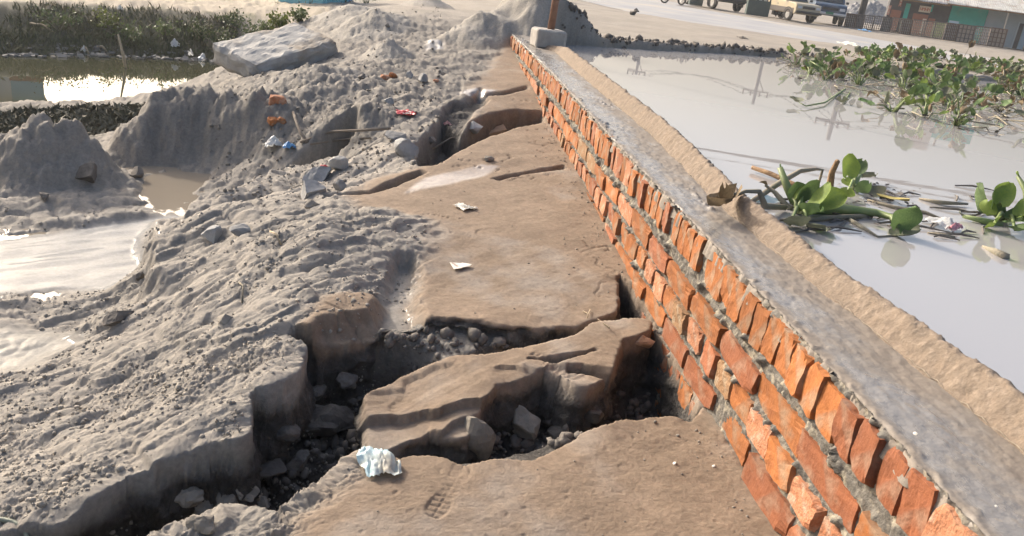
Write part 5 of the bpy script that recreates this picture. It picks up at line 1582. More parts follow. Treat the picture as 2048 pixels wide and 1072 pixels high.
def vehicle(name, loc, yaw, label, cat, col, lower=None, kind='suv', L=4.2, Wd=1.68, plate=None, bumper=None, group=None):
    t = thing(name, loc, label, cat, group, (0, 0, yaw))
    w = Wd / 2
    if kind == 'suv':
        low = [(-L / 2, .55), (-L / 2 + .05, .42), (L / 2 - .08, .42), (L / 2, .55), (L / 2, .92), (L / 2 - .12, 1.02), (L / 2 - 1.15, 1.08), (-L / 2 + .02, 1.08)]
        cab = [(L / 2 - 1.2, 1.08), (L / 2 - 1.75, 1.72), (-L / 2 + .35, 1.76), (-L / 2 + .05, 1.08)]
    else:
        low = [(-L / 2, .60), (-L / 2 + .05, .45), (L / 2 - .08, .45), (L / 2, .58), (L / 2, .98), (L / 2 - .10, 1.06), (L / 2 - 1.1, 1.12), (-L / 2, 1.10)]
        cab = [(L / 2 - 1.0, 1.12), (L / 2 - 1.5, 1.74), (L / 2 - 2.5, 1.76), (L / 2 - 2.75, 1.10)]
    b = MB().prism(low, -w, w, 1).build('body', col, t, bevel=.04)
    n_ = len(cab)
    mb = MB(); vs = []
    for s in (-1, 1):
        for (x, z) in cab: vs.append((x, s * (w - .03 - (.16 if z > 1.4 else 0)), z))
    mb.add(vs, [tuple(range(n_)), tuple(range(2 * n_ - 1, n_ - 1, -1))] + [(i, i + n_, (i + 1) % n_ + n_, (i + 1) % n_) for i in range(n_)])
    mb.build('cabin', col, t, bevel=.05)

    def pane(c, r, name='window'):
        cs = [Vector(p) for p in c]; ctr = sum(cs, Vector()) / len(cs)
        nn = (cs[1] - cs[0]).cross(cs[2] - cs[0]).normalized()
        if nn.dot(ctr - Vector((0, 0, 1.3))) < 0: nn = -nn
        cs = [ctr + (p - ctr) * r for p in cs]
        k = len(cs)
        MB().add([p + nn * .012 for p in cs] + [p - nn * .02 for p in cs], [tuple(range(k)), tuple(range(2 * k - 1, k - 1, -1))] + [(i, i + k, (i + 1) % k + k, (i + 1) % k) for i in range(k)]).build(name, M_GLASS, t)
    yl_, yu_ = w - .03, w - .19
    (x0, z0), (x1, z1), (x2, z2), (x3, z3) = cab
    pane([(x0, -yl_, z0), (x0, yl_, z0), (x1, yu_, z1), (x1, -yu_, z1)], .86, 'windscreen')
    for s in (-1, 1):
        for (f0, f1) in ((.06, .47), (.53, .94)):
            lo_ = lambda f: lerp(x0, x3, f); up_ = lambda f: lerp(x1, x2, f)
            pane([(lo_(f0), s * yl_, z0), (up_(f0), s * yu_, z1), (up_(f1), s * yu_, z2), (lo_(f1), s * yl_, z3)], .84)
    if lower is not None:
        for s in (-1, 1):
            MB().box((0, s * (w + .006), .60), (L - .5, .03, .26)).build('lower_panel', lower, t)
    if kind != 'suv':
        for s in (-1, 1): MB().box((-L / 2 + .8, s * (w - .04), 1.22), (1.5, .06, .2)).build('bed_side', col, t)
        MB().box((-L / 2 + .04, 0, 1.22), (.06, Wd - .2, .2)).build('tailgate', col, t)
    for sx, sy in ((1, 1), (1, -1), (-1, 1), (-1, -1)):
        R = .34
        a = []
        prof_ = [(-.10, R * .62), (-.11, R * .9), (-.08, R), (.08, R), (.11, R * .9), (.10, R * .62)]
        mb = MB(); vs, fs = [], []
        for i in range(24):
            th = 2 * math.pi * i / 24
            for (yy, rr) in prof_: vs.append((rr * math.cos(th), yy, rr * math.sin(th)))
        m_ = len(prof_)
        for i in range(24):
            for j in range(m_): fs.append((i * m_ + j, i * m_ + (j + 1) % m_, ((i + 1) % 24) * m_ + (j + 1) % m_, ((i + 1) % 24) * m_ + j))
        wh = mb.add(vs, fs).build('wheel', M_TYRE, t, smooth=True)
        wh.location = (sx * (L / 2 - .72), sy * (w - .08), R)
        rm = MB()
        for k in range(6):
            rm.box((0, sy * .075, 0), (.06, .03, R * 1.2), Matrix.Rotation(math.pi * k / 6, 3, 'Y'))
        rm.tube([(0, sy * .05, 0), (0, sy * .10, 0)], [.09, .07], 12)
        vs, fs = [], []
        for i in range(20):
            th = 2 * math.pi * i / 20
            for (yy, rr) in ((.04, R * .64), (.09, R * .64), (.09, R * .52), (.04, R * .52)): vs.append((rr * math.cos(th), sy * yy, rr * math.sin(th)))
        for i in range(20):
            for j in range(4): fs.append((i * 4 + j, i * 4 + (j + 1) % 4, ((i + 1) % 20) * 4 + (j + 1) % 4, ((i + 1) % 20) * 4 + j))
        rm.add(vs, fs)
        rm.build('rim', M_RIM, wh)
        ar = MB()
        for k in range(9):
            th = math.pi * k / 8; 
            ar.box((math.cos(th) * (R + .06), 0, math.sin(th) * (R + .06)), (.06, .05, .17), Matrix.Rotation(-th, 3, 'Y'))
        arch = ar.build('wheel_arch', M_BLACKP, t); arch.location = (sx * (L / 2 - .72), sy * (w + .005), R)
    MB().box((L / 2 + .07, 0, .56), (.14, Wd + .06, .13)).build('bumper', bumper or M_BLACKP, t, bevel=.03)
    MB().box((-L / 2 - .06, 0, .56), (.12, Wd + .02, .13)).build('bumper', bumper or M_BLACKP, t, bevel=.03)
    for s in (-1, 1):
        MB().box((L / 2 + .008, s * (w - .22), .82), (.03, .28, .13)).build('headlight', M_LAMP, t, bevel=.01)
        MB().box((L / 2 - 1.25, s * (w + .09), 1.2), (.10, .14, .12)).build('wing_mirror', M_BLACKP, t)
    MB().box((L / 2 + .006, 0, .82), (.03, Wd - .86, .14)).build('grille', M_BLACKP, t)
    for f_ in (.30, -.55):
        for s in (-1, 1): MB().box((f_, s * (w + .004), .86), (.14, .02, .03)).build('door_handle', M_BLACKP, t)
    if plate: MB().box((L / 2 + .145, 0, .60), (.015, .40, .12)).build('number_plate', plate, t)
    return t


M_PLATEG = mat('plate_green', (.02, .18, .10), rough=.5, bump=0)


def vplace(name, fpx, fpy, yaw_off, L, wpx, *a, **k):
    """front bumper centre on the ground at a pixel; yaw measured from facing the camera; scaled to its width in the photo"""
    p = gp(fpx, fpy)
    dirc = Vector((-p.x, -p.y, 0)).normalized()
    yaw = math.atan2(dirc.y, dirc.x) + yaw_off
    s = wpx / kof(p) / 1.68
    f = Vector((math.cos(yaw), math.sin(yaw), 0))
    t = vehicle(name, p - f * (L / 2) * s, yaw, *a, L=L, **k)
    t.scale = (s, s, s)
    return t


vplace('pickup_truck', 1653, 49, .10, 4.3, 62, 'dark blue old pickup facing the camera with a silver bumper, nearest of the vehicles', 'pickup', paint('paint_blue', (.03, .07, .13)), kind='pickup', plate=M_PLATEG, bumper=M_CHROME)
vplace('suv', 1611, 46, .62, 4.4, 58, 'tan and brown old four wheel drive parked left of the dark blue pickup', 'car', paint('paint_tan', (.50, .42, .28)), mat('brown_trim', (.10, .085, .075), rough=.7, bump=.1), kind='suv')
vplace('suv', 1462, 23, .55, 4.3, 62, 'black four wheel drive with pale wheels parked left of the dark green stall', 'car', paint('paint_black', (.025, .035, .05)), kind='suv')
vplace('suv', 1118, 5, 1.0, 4.2, 46, 'dark green car at the top of the picture behind the wooden post', 'car', paint('paint_green', (.05, .13, .08)), mat('red_trim', (.35, .04, .04), rough=.6, bump=0), kind='suv')
# dark stalls between the vehicles
for (px, py, wpx, hpx, lab) in [(1513, 33, 44, 56, 'dark green box stall with an open hatch between the black car and the crouching person'), (1391, 12, 26, 40, 'dark green box stall left of the black car')]:
    p = gp(px, py); k = kof(p); w_, h_ = wpx / k, hpx / k
    d_ = Vector((-p.x, -p.y, 0)).normalized()
    t = thing('market_stall', p, lab, 'stall', 'dark green box stalls', (0, 0, math.atan2(d_.y, d_.x) + math.pi / 2 + .12))
    ms = mat('stall_green', (.03, .055, .055), (.05, .075, .07), scale=4, rough=.7, bump=.1)
    MB().box((0, .3, h_ * .29), (w_, .7, h_ * .52)).build('counter', ms, t, bevel=.02)
    MB().box((0, .3, h_ * 1.02), (w_ * 1.08, .9, .06)).build('roof', ms, t)
    for sx in (-1, 1): MB().box((sx * w_ * .46, .0, h_ * .77), (.07, .07, h_ * .45)).build('post', ms, t)
    MB().box((0, .62, h_ * .77), (w_ * .85, .04, h_ * .44)).build('back_board', M_BLACKP, t)
    for j in range(3): MB().box(((j - 1) * w_ * .22 + .03, .1, h_ * .60), (w_ * .13, .12, h_ * .10)).build('box', M_PAPER if j != 1 else M_CHROME, t)
# motorbike cut by the top edge
p = gp(1345, 8); k = kof(p)
t = thing('motorbike', p, 'dark motorbike at the top edge beyond the road, only its wheels in view', 'motorbike', rot=(0, 0, math.radians(28)))
for sx in (-.62, .62):
    vs, fs = [], []
    for i in range(20):
        th = 2 * math.pi * i / 20
        for (yy, rr) in ((-.04, .24), (-.045, .30), (.045, .30), (.04, .24)): vs.append((rr * math.cos(th), yy, rr * math.sin(th)))
    for i in range(20):
        for j in range(4): fs.append((i * 4 + j, i * 4 + (j + 1) % 4, ((i + 1) % 20) * 4 + (j + 1) % 4, ((i + 1) % 20) * 4 + j))
    wh = MB().add(vs, fs).build('wheel', M_TYRE, t, smooth=True); wh.location = (sx, 0, .30)
    sp = MB()
    for q_ in range(6): sp.box((0, 0, 0), (.012, .012, .52), Matrix.Rotation(math.pi * q_ / 6, 3, 'Y'))
    sp.build('spokes', M_RIM, wh)
MB().tube([(.62, 0, .3), (.45, 0, .85), (.40, 0, 1.0)], .03, 6).build('fork', M_CHROME, t)
MB().tube([(-.62, .06, .3), (-.2, .06, .4), (.1, .05, .35)], .035, 6).build('exhaust', M_CHROME, t)
MB().box((0, 0, .42), (.42, .22, .28)).build('engine', M_BLACKP, t, bevel=.04)
MB().prism([(-.75, .72), (-.2, .66), (.1, .75), (.38, .80), (.40, .9), (.1, .93), (-.2, .78), (-.7, .84)], -.11, .11, 1).build('seat', M_BLACKP, t, bevel=.03)
MB().tube([(.40, -.32, 1.05), (.40, 0, 1.0), (.40, .32, 1.05)], .018, 6).build('handlebar', M_BLACKP, t)

# ------------------------------------------------------------------ shops on the right
M_TEAL = mat('teal_wall', (.035, .33, .27), (.045, .38, .32), scale=3, rough=.8, bump=.1, c3=(.10, .34, .27), s3=1.2)
M_BGREY = mat('blue_grey_wall', (.27, .33, .36), (.34, .38, .40), scale=2, rough=.85, bump=.1, c3=(.22, .27, .30), s3=1)
M_ROOF = mat('tin_roof', (.50, .50, .47), (.38, .37, .34), scale=4, rough=.6, bump=.1, c3=(.34, .29, .24), s3=2)
M_DOORB = mat('brown_shutter', (.30, .12, .075), (.24, .10, .065), scale=5, rough=.7, bump=.1)
M_CREAM = mat('cream_board', (.62, .55, .45), (.56, .49, .40), scale=4, rough=.7, bump=0)
M_ORANGE = mat('orange_board', (.65, .16, .05), (.60, .20, .08), scale=4, rough=.6, bump=0)
M_YGREEN = mat('olive_board', (.20, .30, .09), (.26, .34, .12), scale=4, rough=.7, bump=0)
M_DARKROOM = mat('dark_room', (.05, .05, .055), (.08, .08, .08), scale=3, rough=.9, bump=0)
S0, S1 = gp(1770, 60), gp(2048, 100)
ex = (S1 - S0).normalized(); ang = math.atan2(ex.y, ex.x); ey = Vector((-ex.y, ex.x, 0))
Ls = (S1 - S0).length


def sx_(px):
    """distance along the shop line at a photo column"""
    a = gp(px, 60 + (px - 1770) * 40 / 278.0)
    return (a - S0).dot(ex)


HS = 66 / kof(S0 + ex * (Ls * .5))


def shop(name, px0, px1, label, m, h=HS, cat='shop', setback=0.0):
    a, b = sx_(px0), sx_(px1)
    t = thing(name, S0 + ex * ((a + b) / 2) + ey * setback, label, cat, 'row of small roadside shops', (0, 0, ang))
    w_ = b - a
    MB().box((0, 1.5, h / 2), (w_ - .02, 2.6, h)).build('wall', m, t)
    return t, w_


t, w_ = shop('shop', 1886, 1958, 'teal painted shop with a pale blue notice on its wall', M_TEAL)
f0 = .2 - .02
MB().box((-w_ * .33, f0, HS * .46), (w_ * .27, .03, HS * .15)).build('notice', mat('pale_blue_notice', (.45, .62, .72), rough=.6, bump=0), t)
lt = MB()
for i in range(26):
    lt.box((-w_ * .14 + i * w_ * .022, f0 - .005, HS * (.40 + .015 * math.sin(i * 1.9)) - i * .001), (w_ * .015, .012, HS * (.045 + .03 * (i % 3 == 0))))
lt.build('lettering', mat('pale_paint', (.42, .62, .70), rough=.6, bump=0), t)
MB().box((w_ * .12, f0, HS * .28), (w_ * .62, .02, HS * .12)).build('painted_band', mat('turq_band', (.10, .48, .50), rough=.7, bump=0), t)
t, w_ = shop('shop', 1958, 2120, 'blue grey shop with a dark doorway at the right edge', M_BGREY)
dx_ = sx_(2032) - (sx_(1958) + sx_(2120)) / 2
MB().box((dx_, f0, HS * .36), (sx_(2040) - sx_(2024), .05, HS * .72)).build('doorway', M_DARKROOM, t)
MB().box((dx_ - (sx_(2040) - sx_(2024)) * .55, f0 - .01, HS * .37), (.07, .06, HS * .76)).build('door_frame', mat('pale_frame', (.40, .46, .48), rough=.6, bump=0), t)
MB().box((dx_ + (sx_(2040) - sx_(2024)) * .6, f0 - .03, HS * .36), (.5, .05, HS * .72), Matrix.Rotation(.5, 3, 'Z')).build('door', mat('pale_door', (.30, .40, .45), rough=.6, bump=0), t)
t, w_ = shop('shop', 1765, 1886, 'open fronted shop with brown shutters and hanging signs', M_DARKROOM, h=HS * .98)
xc = (sx_(1765) + sx_(1886)) / 2
for (a, b, z0, z1, m, nm) in [(1772, 1792, 0, .62, M_DOORB, 'shutter'), (1816, 1846, 0, .60, M_DOORB, 'shutter'), (1848, 1861, 0, .52, M_DOORB, 'shutter'), (1861, 1884, .0, .45, M_YGREEN, 'side_board'), (1797, 1806, .1, .85, M_TEAL, 'hanging_cloth'),
                              (1765, 1770, .45, .72, M_CREAM, 'sign'), (1783, 1788, .75, .95, M_CREAM, 'sign'), (1824, 1847, .66, .84, M_CREAM, 'sign'), (1837, 1844, .05, .48, M_CREAM, 'sign'), (1846, 1850, .70, .90, M_TEAL, 'post')]:
    o = MB().box(((sx_(a) + sx_(b)) / 2 - xc, .16 + rng.uniform(-.02, .02), HS * (z0 + z1) / 2), (sx_(b) - sx_(a), .05, HS * (z1 - z0))).build(nm, m, t)
    if nm == 'sign' and b - a > 4:
        lt = MB(); W_ = sx_(b) - sx_(a)
        horiz = b - a > 15
        for i in range(4):
            cx, cz = ((i - 1.5) * W_ * .22, HS * (z0 + z1) / 2) if horiz else (0, HS * (z0 + (z1 - z0) * (i + .5) / 4))
            s_ = HS * .055
            lt.box(((sx_(a) + sx_(b)) / 2 - xc + cx - s_ * .5, .125, cz), (s_ * .3, .01, s_ * 1.7)).box(((sx_(a) + sx_(b)) / 2 - xc + cx + s_ * .5, .125, cz), (s_ * .3, .01, s_ * 1.7)).box(((sx_(a) + sx_(b)) / 2 - xc + cx, .122, cz + (s_ * .3 if i % 2 else -s_ * .2)), (s_, .01, s_ * .35))
        lt.build('lettering', mat('sign_ink', (.45, .16, .12), rough=.7, bump=0), o)
# roofs: tin sheets on a sloping frame, each its own thing
for (px0, px1, z_, lab, m, ov) in [(1872, 2130, HS + .10, 'pale sloping tin roof over the teal and blue grey shops', M_ROOF, .9), (1782, 1878, HS + .02, 'grey tin awning over the brown shuttered shop', mat('tin_grey', (.30, .32, .34), (.36, .36, .36), scale=4, rough=.6), .7)]:
    a, b = sx_(px0), sx_(px1)
    t = thing('tin_roof', S0 + ex * ((a + b) / 2) + Vector((0, 0, z_)), lab, 'roof', None, (0, 0, ang))
    ns = int((b - a) / .45)
    for i in range(ns):
        vs = []; mb = MB()
        x0, x1 = -(b - a) / 2 + (b - a) * i / ns, -(b - a) / 2 + (b - a) * (i + 1) / ns + .03
        for (yy, zz) in ((-ov, -.10), (3.2, .75)):
            for j in range(9): vs.append((lerp(x0, x1, j / 8), yy + (rng.uniform(-.04, .04) if j == 0 else 0), zz + .02 * (j % 2) + .012 * (i % 2)))
        mb.add(vs, [(j, j + 1, j + 10, j + 9) for j in range(8)])
        o = mb.build('roof_sheet', m, t)
        md = o.modifiers.new('thick', 'SOLIDIFY'); md.thickness = .012
    MB().box((0, -ov + .05, -.15), (b - a, .06, .07)).build('eave_beam', M_STEMB, t)
for (px, lab) in [(1990, 'pale thin leaning post holding the eave before the blue grey shop'), (2040, 'thin post holding the eave at the right picture edge')]:
    p = S0 + ex * sx_(px) - ey * .8
    o = MB().tube([(0, 0, 0), (.05, 0, HS * .5), (.02, 0, HS)], .04, 6).build('awning_post', mat('pale_post', (.48, .42, .33), rough=.8), smooth=True)
    o.location = p; tag(o, lab, 'post')
p = S0 + ex * sx_(1827) + Vector((0, 0, HS + .15)) - ey * .3
o = MB().box((0, 0, .3), (2.6, .06, .6)).build('signboard', M_ORANGE); o.location = p; o.rotation_euler = (0, 0, ang)
tag(o, 'orange and blue signboard above the brown shuttered shop', 'signboard')
MB().box((-1.6, 0, .3), (.6, .055, .6)).build('blue_panel', mat('blue_panel', (.30, .50, .62), rough=.6, bump=0), o)

# ------------------------------------------------------------------ people
M_SKIN = mat('skin', (.20, .10, .06), (.24, .125, .08), scale=5, rough=.6, bump=0)
M_HAIR = mat('hair', (.015, .013, .012), (.03, .025, .022), scale=20, rough=.7, bump=.2)


def skin(name, joints, edges, m, parent=None, sub=1):
    me = bpy.data.meshes.new(name + '_cage')
    me.from_pydata([j[:3] for j in joints], edges, [])
    o = bpy.data.objects.new(name + '_cage', me); COL.objects.link(o)
    md = o.modifiers.new('s', 'SKIN'); md.use_smooth_shade = True
    ss = o.modifiers.new('d', 'SUBSURF'); ss.levels = sub
    sv = me.skin_vertices[0].data if me.skin_vertices else None
    if sv is None:
        me.skin_vertices.new() if hasattr(me.skin_vertices, 'new') else None
        sv = me.skin_vertices[0].data
    for i, j in enumerate(joints):
        r = j[3]; sv[i].radius = (r, r) if not hasattr(r, '__len__') else r
        sv[i].use_root = (i == 0)
    dg = bpy.context.evaluated_depsgraph_get(); dg.update()
    m2 = bpy.data.meshes.new_from_object(o.evaluated_get(dg))
    bpy.data.objects.remove(o)
    m2.materials.clear(); m2.materials.append(m)
    q = bpy.data.objects.new(name, m2); COL.objects.link(q)
    if parent: q.parent = parent
    return q


def person(loc, yaw, label, shirt, trousers, pose='stand', cap=None, scale=1.0):
    t = thing('person', loc, label, 'person', None, (0, 0, yaw)); t.scale = (scale,) * 3
    if pose == 'stand':
        J = dict(pel=(0, 0, .92), sp=(0, .02, 1.12), ch=(0, .03, 1.36), nk=(.0, .03, 1.50), hd=(.02, .03, 1.60), top=(.02, .03, 1.70),
                 sl=(0, .19, 1.42), el=(.05, .25, 1.15), wl=(.16, .22, .92), hl=(.2, .21, .84), sr=(0, -.15, 1.42), er=(.08, -.24, 1.16), wr=(.26, -.18, 1.05), hr=(.34, -.16, 1.04),
                 kl=(.03, .11, .50), al=(-.02, .12, .09), fl=(.12, .13, .04), kr=(.03, -.09, .50), ar=(.0, -.11, .09), fr=(.14, -.12, .04), pl=(0, .10, .88), pr=(0, -.10, .88))
    else:  # crouching
        J = dict(pel=(-.12, 0, .34), sp=(-.05, .0, .52), ch=(.08, 0, .74), nk=(.15, 0, .87), hd=(.20, 0, .95), top=(.23, 0, 1.05),
                 sl=(.08, .18, .78), el=(.24, .22, .58), wl=(.44, .14, .46), hl=(.52, .12, .43), sr=(.08, -.18, .78), er=(.24, -.22, .58), wr=(.44, -.12, .42), hr=(.52, -.1, .39),
                 kl=(.30, .15, .48), al=(.02, .13, .09), fl=(.16, .14, .04), kr=(.30, -.15, .46), ar=(.02, -.13, .09), fr=(.16, -.14, .04), pl=(-.1, .1, .31), pr=(-.1, -.1, .31))
    R = dict(pel=.13, sp=.12, ch=.15, nk=.055, hd=.095, top=.06, sl=.065, el=.045, wl=.03, hl=.035, sr=.065, er=.045, wr=.03, hr=.035, kl=.06, al=.04, fl=.035, kr=.06, ar=.04, fr=.035, pl=.09, pr=.09)
    keys = list(J)
    E = [('pel', 'sp'), ('sp', 'ch'), ('ch', 'nk'), ('nk', 'hd'), ('hd', 'top'), ('ch', 'sl'), ('sl', 'el'), ('el', 'wl'), ('wl', 'hl'), ('ch', 'sr'), ('sr', 'er'), ('er', 'wr'), ('wr', 'hr'), ('pel', 'pl'), ('pl', 'kl'), ('kl', 'al'), ('al', 'fl'), ('pel', 'pr'), ('pr', 'kr'), ('kr', 'ar'), ('ar', 'fr')]

    def sub(name, ks, grow, m):
        es = [(ks.index(a), ks.index(b)) for a, b in E if a in ks and b in ks]
        return skin(name, [(*J[k], R[k] + grow) for k in ks], es, m, t)
    sub('body', keys, 0, M_SKIN)
    sub('shirt', ['ch', 'sp', 'pel', 'sl', 'el', 'sr', 'er'], .022, shirt)
    sub('trousers', ['pel', 'pl', 'kl', 'al', 'pr', 'kr', 'ar'], .020, trousers)
    h = Vector(J['hd']) + Vector((-.015, 0, .045))
    bm = bmesh.new(); bmesh.ops.create_uvsphere(bm, u_segments=14, v_segments=9, radius=.112)
    bmesh.ops.delete(bm, geom=[v for v in bm.verts if v.co.z < -.05 or (v.co.x > .06 and v.co.z < .03)], context='VERTS')
    me = bpy.data.meshes.new('hair'); bm.to_mesh(me); bm.free(); me.materials.append(cap or M_HAIR)
    o = bpy.data.objects.new('cap' if cap else 'hair', me); COL.objects.link(o); o.location = h; o.parent = t
    if cap: MB().box((.11, 0, .02), (.10, .14, .015)).build('peak', cap, o)
    for sy in (-1, 1): MB().tube([(J['hd'][0] + .01, sy * .09 + J['hd'][1], J['hd'][2] - .02), (J['hd'][0], sy * .115 + J['hd'][1], J['hd'][2] + .02)], [.015, .02], 6).build('ear', M_SKIN, t)
    MB().tube([(J['hd'][0] + .085, J['hd'][1], J['hd'][2] + .02), (J['hd'][0] + .125, J['hd'][1], J['hd'][2] - .015)], [.010, .016], 6).build('nose', M_SKIN, t)
    for sy in (-1, 1): MB().box((J['hd'][0] + .095, J['hd'][1] + sy * .035, J['hd'][2] + .028), (.012, .022, .010)).build('eye', M_BLACKP, t)
    MB().box((J['hd'][0] + .090, J['hd'][1], J['hd'][2] - .045), (.014, .045, .010)).build('mouth', M_DOORB, t)
    return t


def pplace(px, py, hpx, H, yaw, *a, **k):
    p = gp(px, py)
    person(p, yaw, *a, scale=hpx / kof(p) / H, **k)


M_JEANS = mat('dark_trousers', (.04, .045, .06), (.06, .065, .08), scale=8, rough=.85, bump=.1)
pplace(1553, 35, 30, 1.05, math.radians(35), 'person crouching in an orange red shirt beside the tan vehicle', mat('shirt_orange', (.70, .10, .05), (.62, .09, .05), scale=6, rough=.8, bump=.1), M_JEANS, pose='crouch')
pplace(1922, 76, 47, 1.70, math.radians(200), 'person in a dark jacket and red cap behind the form panels', mat('jacket_dark', (.06, .075, .09), (.09, .10, .11), scale=8, rough=.85, bump=.1), M_JEANS, cap=mat('cap_red', (.40, .10, .10), rough=.8, bump=.1))
pplace(1802, 64, 46, 1.70, math.radians(120), 'person in pale grey clothes standing before the brown shuttered shop', mat('shirt_grey', (.40, .40, .40), (.32, .33, .34), scale=8, rough=.85, bump=.1), M_JEANS)
pplace(1812, 65, 42, 1.70, math.radians(250), 'shorter person in dark clothes right of the person in pale grey', mat('shirt_dark', (.09, .09, .10), rough=.85, bump=.1), M_JEANS)
pplace(1884, 74, 33, 1.70, math.radians(90), 'person of whom only the dark hair shows over the form panels', mat('shirt_navy', (.04, .05, .09), rough=.85, bump=.1), M_JEANS)

# ------------------------------------------------------------------ poles, wires and a billboard, mirrored in the flood water
def mirror_point(px, py, d, wz=WATER_R):
    """the point d metres away whose reflection in the water shows at px, py"""
    r = ray(px, py); hd = math.hypot(r[0], r[1])
    return Vector((r[0] / hd * d, r[1] / hd * d, wz - (CAM_H - wz) + d * (-r[2] / hd)))


M_POLE = mat('pole_concrete', (.09, .088, .085), (.13, .125, .12), scale=5, rough=.85)
M_WIRE = mat('wire', (.03, .03, .03), rough=.6, bump=0)
tops = []
for (px, py, arm_py, d, r, lab, arm) in [(1272, 148, 142, 66, .11, 'utility pole with a short crossarm of insulators, mirrored near the far water edge', .95), (1362, 127, 116, 74, .08, 'small far utility pole mirrored at the dark water edge', .5),
                                         (1505, 209, 181, 57, .10, 'tall utility pole with a low bracketed crossarm, mirrored in mid water', 1.1), (1655, 279, 241, 52, .13, 'nearest tall utility pole with a bracketed crossarm, mirrored beside the hyacinths', 1.3), (2230, 350, 330, 38, .13, 'utility pole beyond the right picture edge', 1.2)]:
    tp = mirror_point(px, py, d); am = mirror_point(px, arm_py, d)
    t = thing('utility_pole', (tp.x, tp.y, GZ), lab, 'pole')
    MB().tube([(0, 0, -.3), (0, 0, tp.z - GZ)], [r * 1.5, r * 1.05], 10).build('shaft', M_POLE, t, smooth=True)
    pd = Vector((tp.y, -tp.x, 0)).normalized()
    az_ = am.z - GZ
    arm *= .75
    MB().box((0, 0, az_), (arm * 2, .11, .11), Matrix.Rotation(math.atan2(pd.y, pd.x), 3, 'Z')).build('crossarm', M_STEEL, t)
    MB().tube([pd * arm * .6 + Vector((0, 0, az_)), Vector((0, 0, az_ - .9))], .035, 5).build('brace', M_STEEL, t)
    for f in (-.95, -.35, .35, .95):
        q = pd * arm * f + Vector((0, 0, az_))
        MB().tube([q, q + Vector((0, 0, .32))], [.05, .06], 6).build('insulator', M_STEEL, t)
    tops.append((t.location + Vector((0, 0, az_ + .3)), pd, arm))


def wire(a, b, sag, r, label, group):
    pts = [a.lerp(b, i / 20) - Vector((0, 0, sag * 4 * (i / 20) * (1 - i / 20))) for i in range(21)]
    stick('wire', pts, r, label, M_WIRE, 'wire', group, 4)


order = [0, 2, 3, 4]
for i in range(3):
    A, B = tops[order[i]], tops[order[i + 1]]
    for f, nm in ((-.95, 'left'), (.35, 'inner'), (.95, 'right')):
        wire(A[0] + A[1] * A[2] * f, B[0] + B[1] * B[2] * f, .7, .02, nm + ' power line ' + ('from the far pole to the mid water pole', 'from the mid water pole to the nearest pole', 'from the nearest pole out to the right')[i], 'power lines between the poles')
for (ya, yb, dz) in ((292, 405, 0), (294, 409, .05), (308, 420, 0)):
    a = mirror_point(1376, ya, 26); b = mirror_point(2048, yb, 24)
    dd = (b - a)
    a2, b2 = a - dd * 1.2, b + dd * 1.2
    wire(a2, b2, .0, .022 if dz or ya == 292 else .018, {292: 'upper of the close pair of black cables overhead, mirrored across the water', 294: 'lower of the close pair of black cables overhead, mirrored across the water', 308: 'single black cable overhead, mirrored below the close pair'}[ya], 'black cables overhead')
# billboard
q0, q1 = mirror_point(1808, 262, 58), mirror_point(1862, 268, 58)
q2 = mirror_point(1835, 292, 58)
ctr = (q0 + q1) / 2
t = thing('billboard', (ctr.x, ctr.y, GZ), 'cream billboard with rows of small writing on two tall posts, mirrored beside the hyacinths', 'billboard', None, (0, 0, math.atan2((q1 - q0).y, (q1 - q0).x)))
bw = (q1 - q0).length * 1.05; bh = 2.0; bz = ctr.z - GZ
o = MB().box((0, 0, bz), (bw, .12, bh)).build('board', M_CREAM, t)
lt = MB()
for r_, wds in enumerate(((.28,), (.5,), (.62,), (.42,), (.6,))):
    x = -bw * wds[0] / 2
    while x < bw * wds[0] / 2:
        l = rng.uniform(.05, .16)
        lt.box((x + l / 2, -.068, bz + bh * (.30 - .15 * r_)), (l, .01, bh * .055)); x += l + .04
lt.build('lettering', mat('board_ink', (.42, .24, .16), rough=.7, bump=0), o)
for s in (-1, 1): MB().tube([(s * bw * .35, .1, 0), (s * bw * .35, .1, bz + bh / 2)], .07, 8).build('post', M_STEEL, t)
q0 = mirror_point(1905, 262, 60)
t = thing('billboard', (q0.x, q0.y, GZ), 'blue green board on posts behind the hyacinth raft, seen only mirrored', 'billboard', None, (0, 0, ang))
MB().box((0, 0, q0.z - GZ), (2.4, .12, 1.3)).build('board', M_TEAL, t)
for s in (-1, 1): MB().tube([(s * .8, .1, 0), (s * .8, .1, q0.z - GZ + 1.2)], .07, 8).build('post', M_STEEL, t)

# ------------------------------------------------------------------ left bank: grass, shrubs, debris and the buildings beyond
M_GRASS = mat('bank_grass', (.115, .12, .06), (.21, .185, .115), scale=1.2, rough=.8, bump=0, coord='Object', lo=.4, hi=.6)
M_WEED = mat('mud_weed', (.07, .07, .045), (.15, .135, .095), scale=2.5, rough=.8, bump=0)


def blades(name, x, y, z, hmin, hmax, wd, m, label, lean=.5):
    n = len(x)
    a = rng.uniform(0, 2 * np.pi, n); h = rng.uniform(hmin, hmax, n); w = wd * rng.uniform(.6, 1.4, n)
    ca, sa = np.cos(a), np.sin(a)
    lx, ly = rng.normal(0, lean, n) * h, rng.normal(0, lean, n) * h
    V = np.stack([np.stack([x - ca * w, y - sa * w, z - .01], -1), np.stack([x + ca * w, y + sa * w, z - .01], -1), np.stack([x + ca * w * .7 + lx * .5, y + sa * w * .7 + ly * .5, z + h * .6], -1), np.stack([x - ca * w * .2 + lx, y - sa * w * .2 + ly, z + h], -1)], 1)
    F = np.arange(4 * n).reshape(n, 4)
    return tag(mesh_obj(name, V.reshape(-1, 3), F, m, smooth=False), label, kind='stuff')


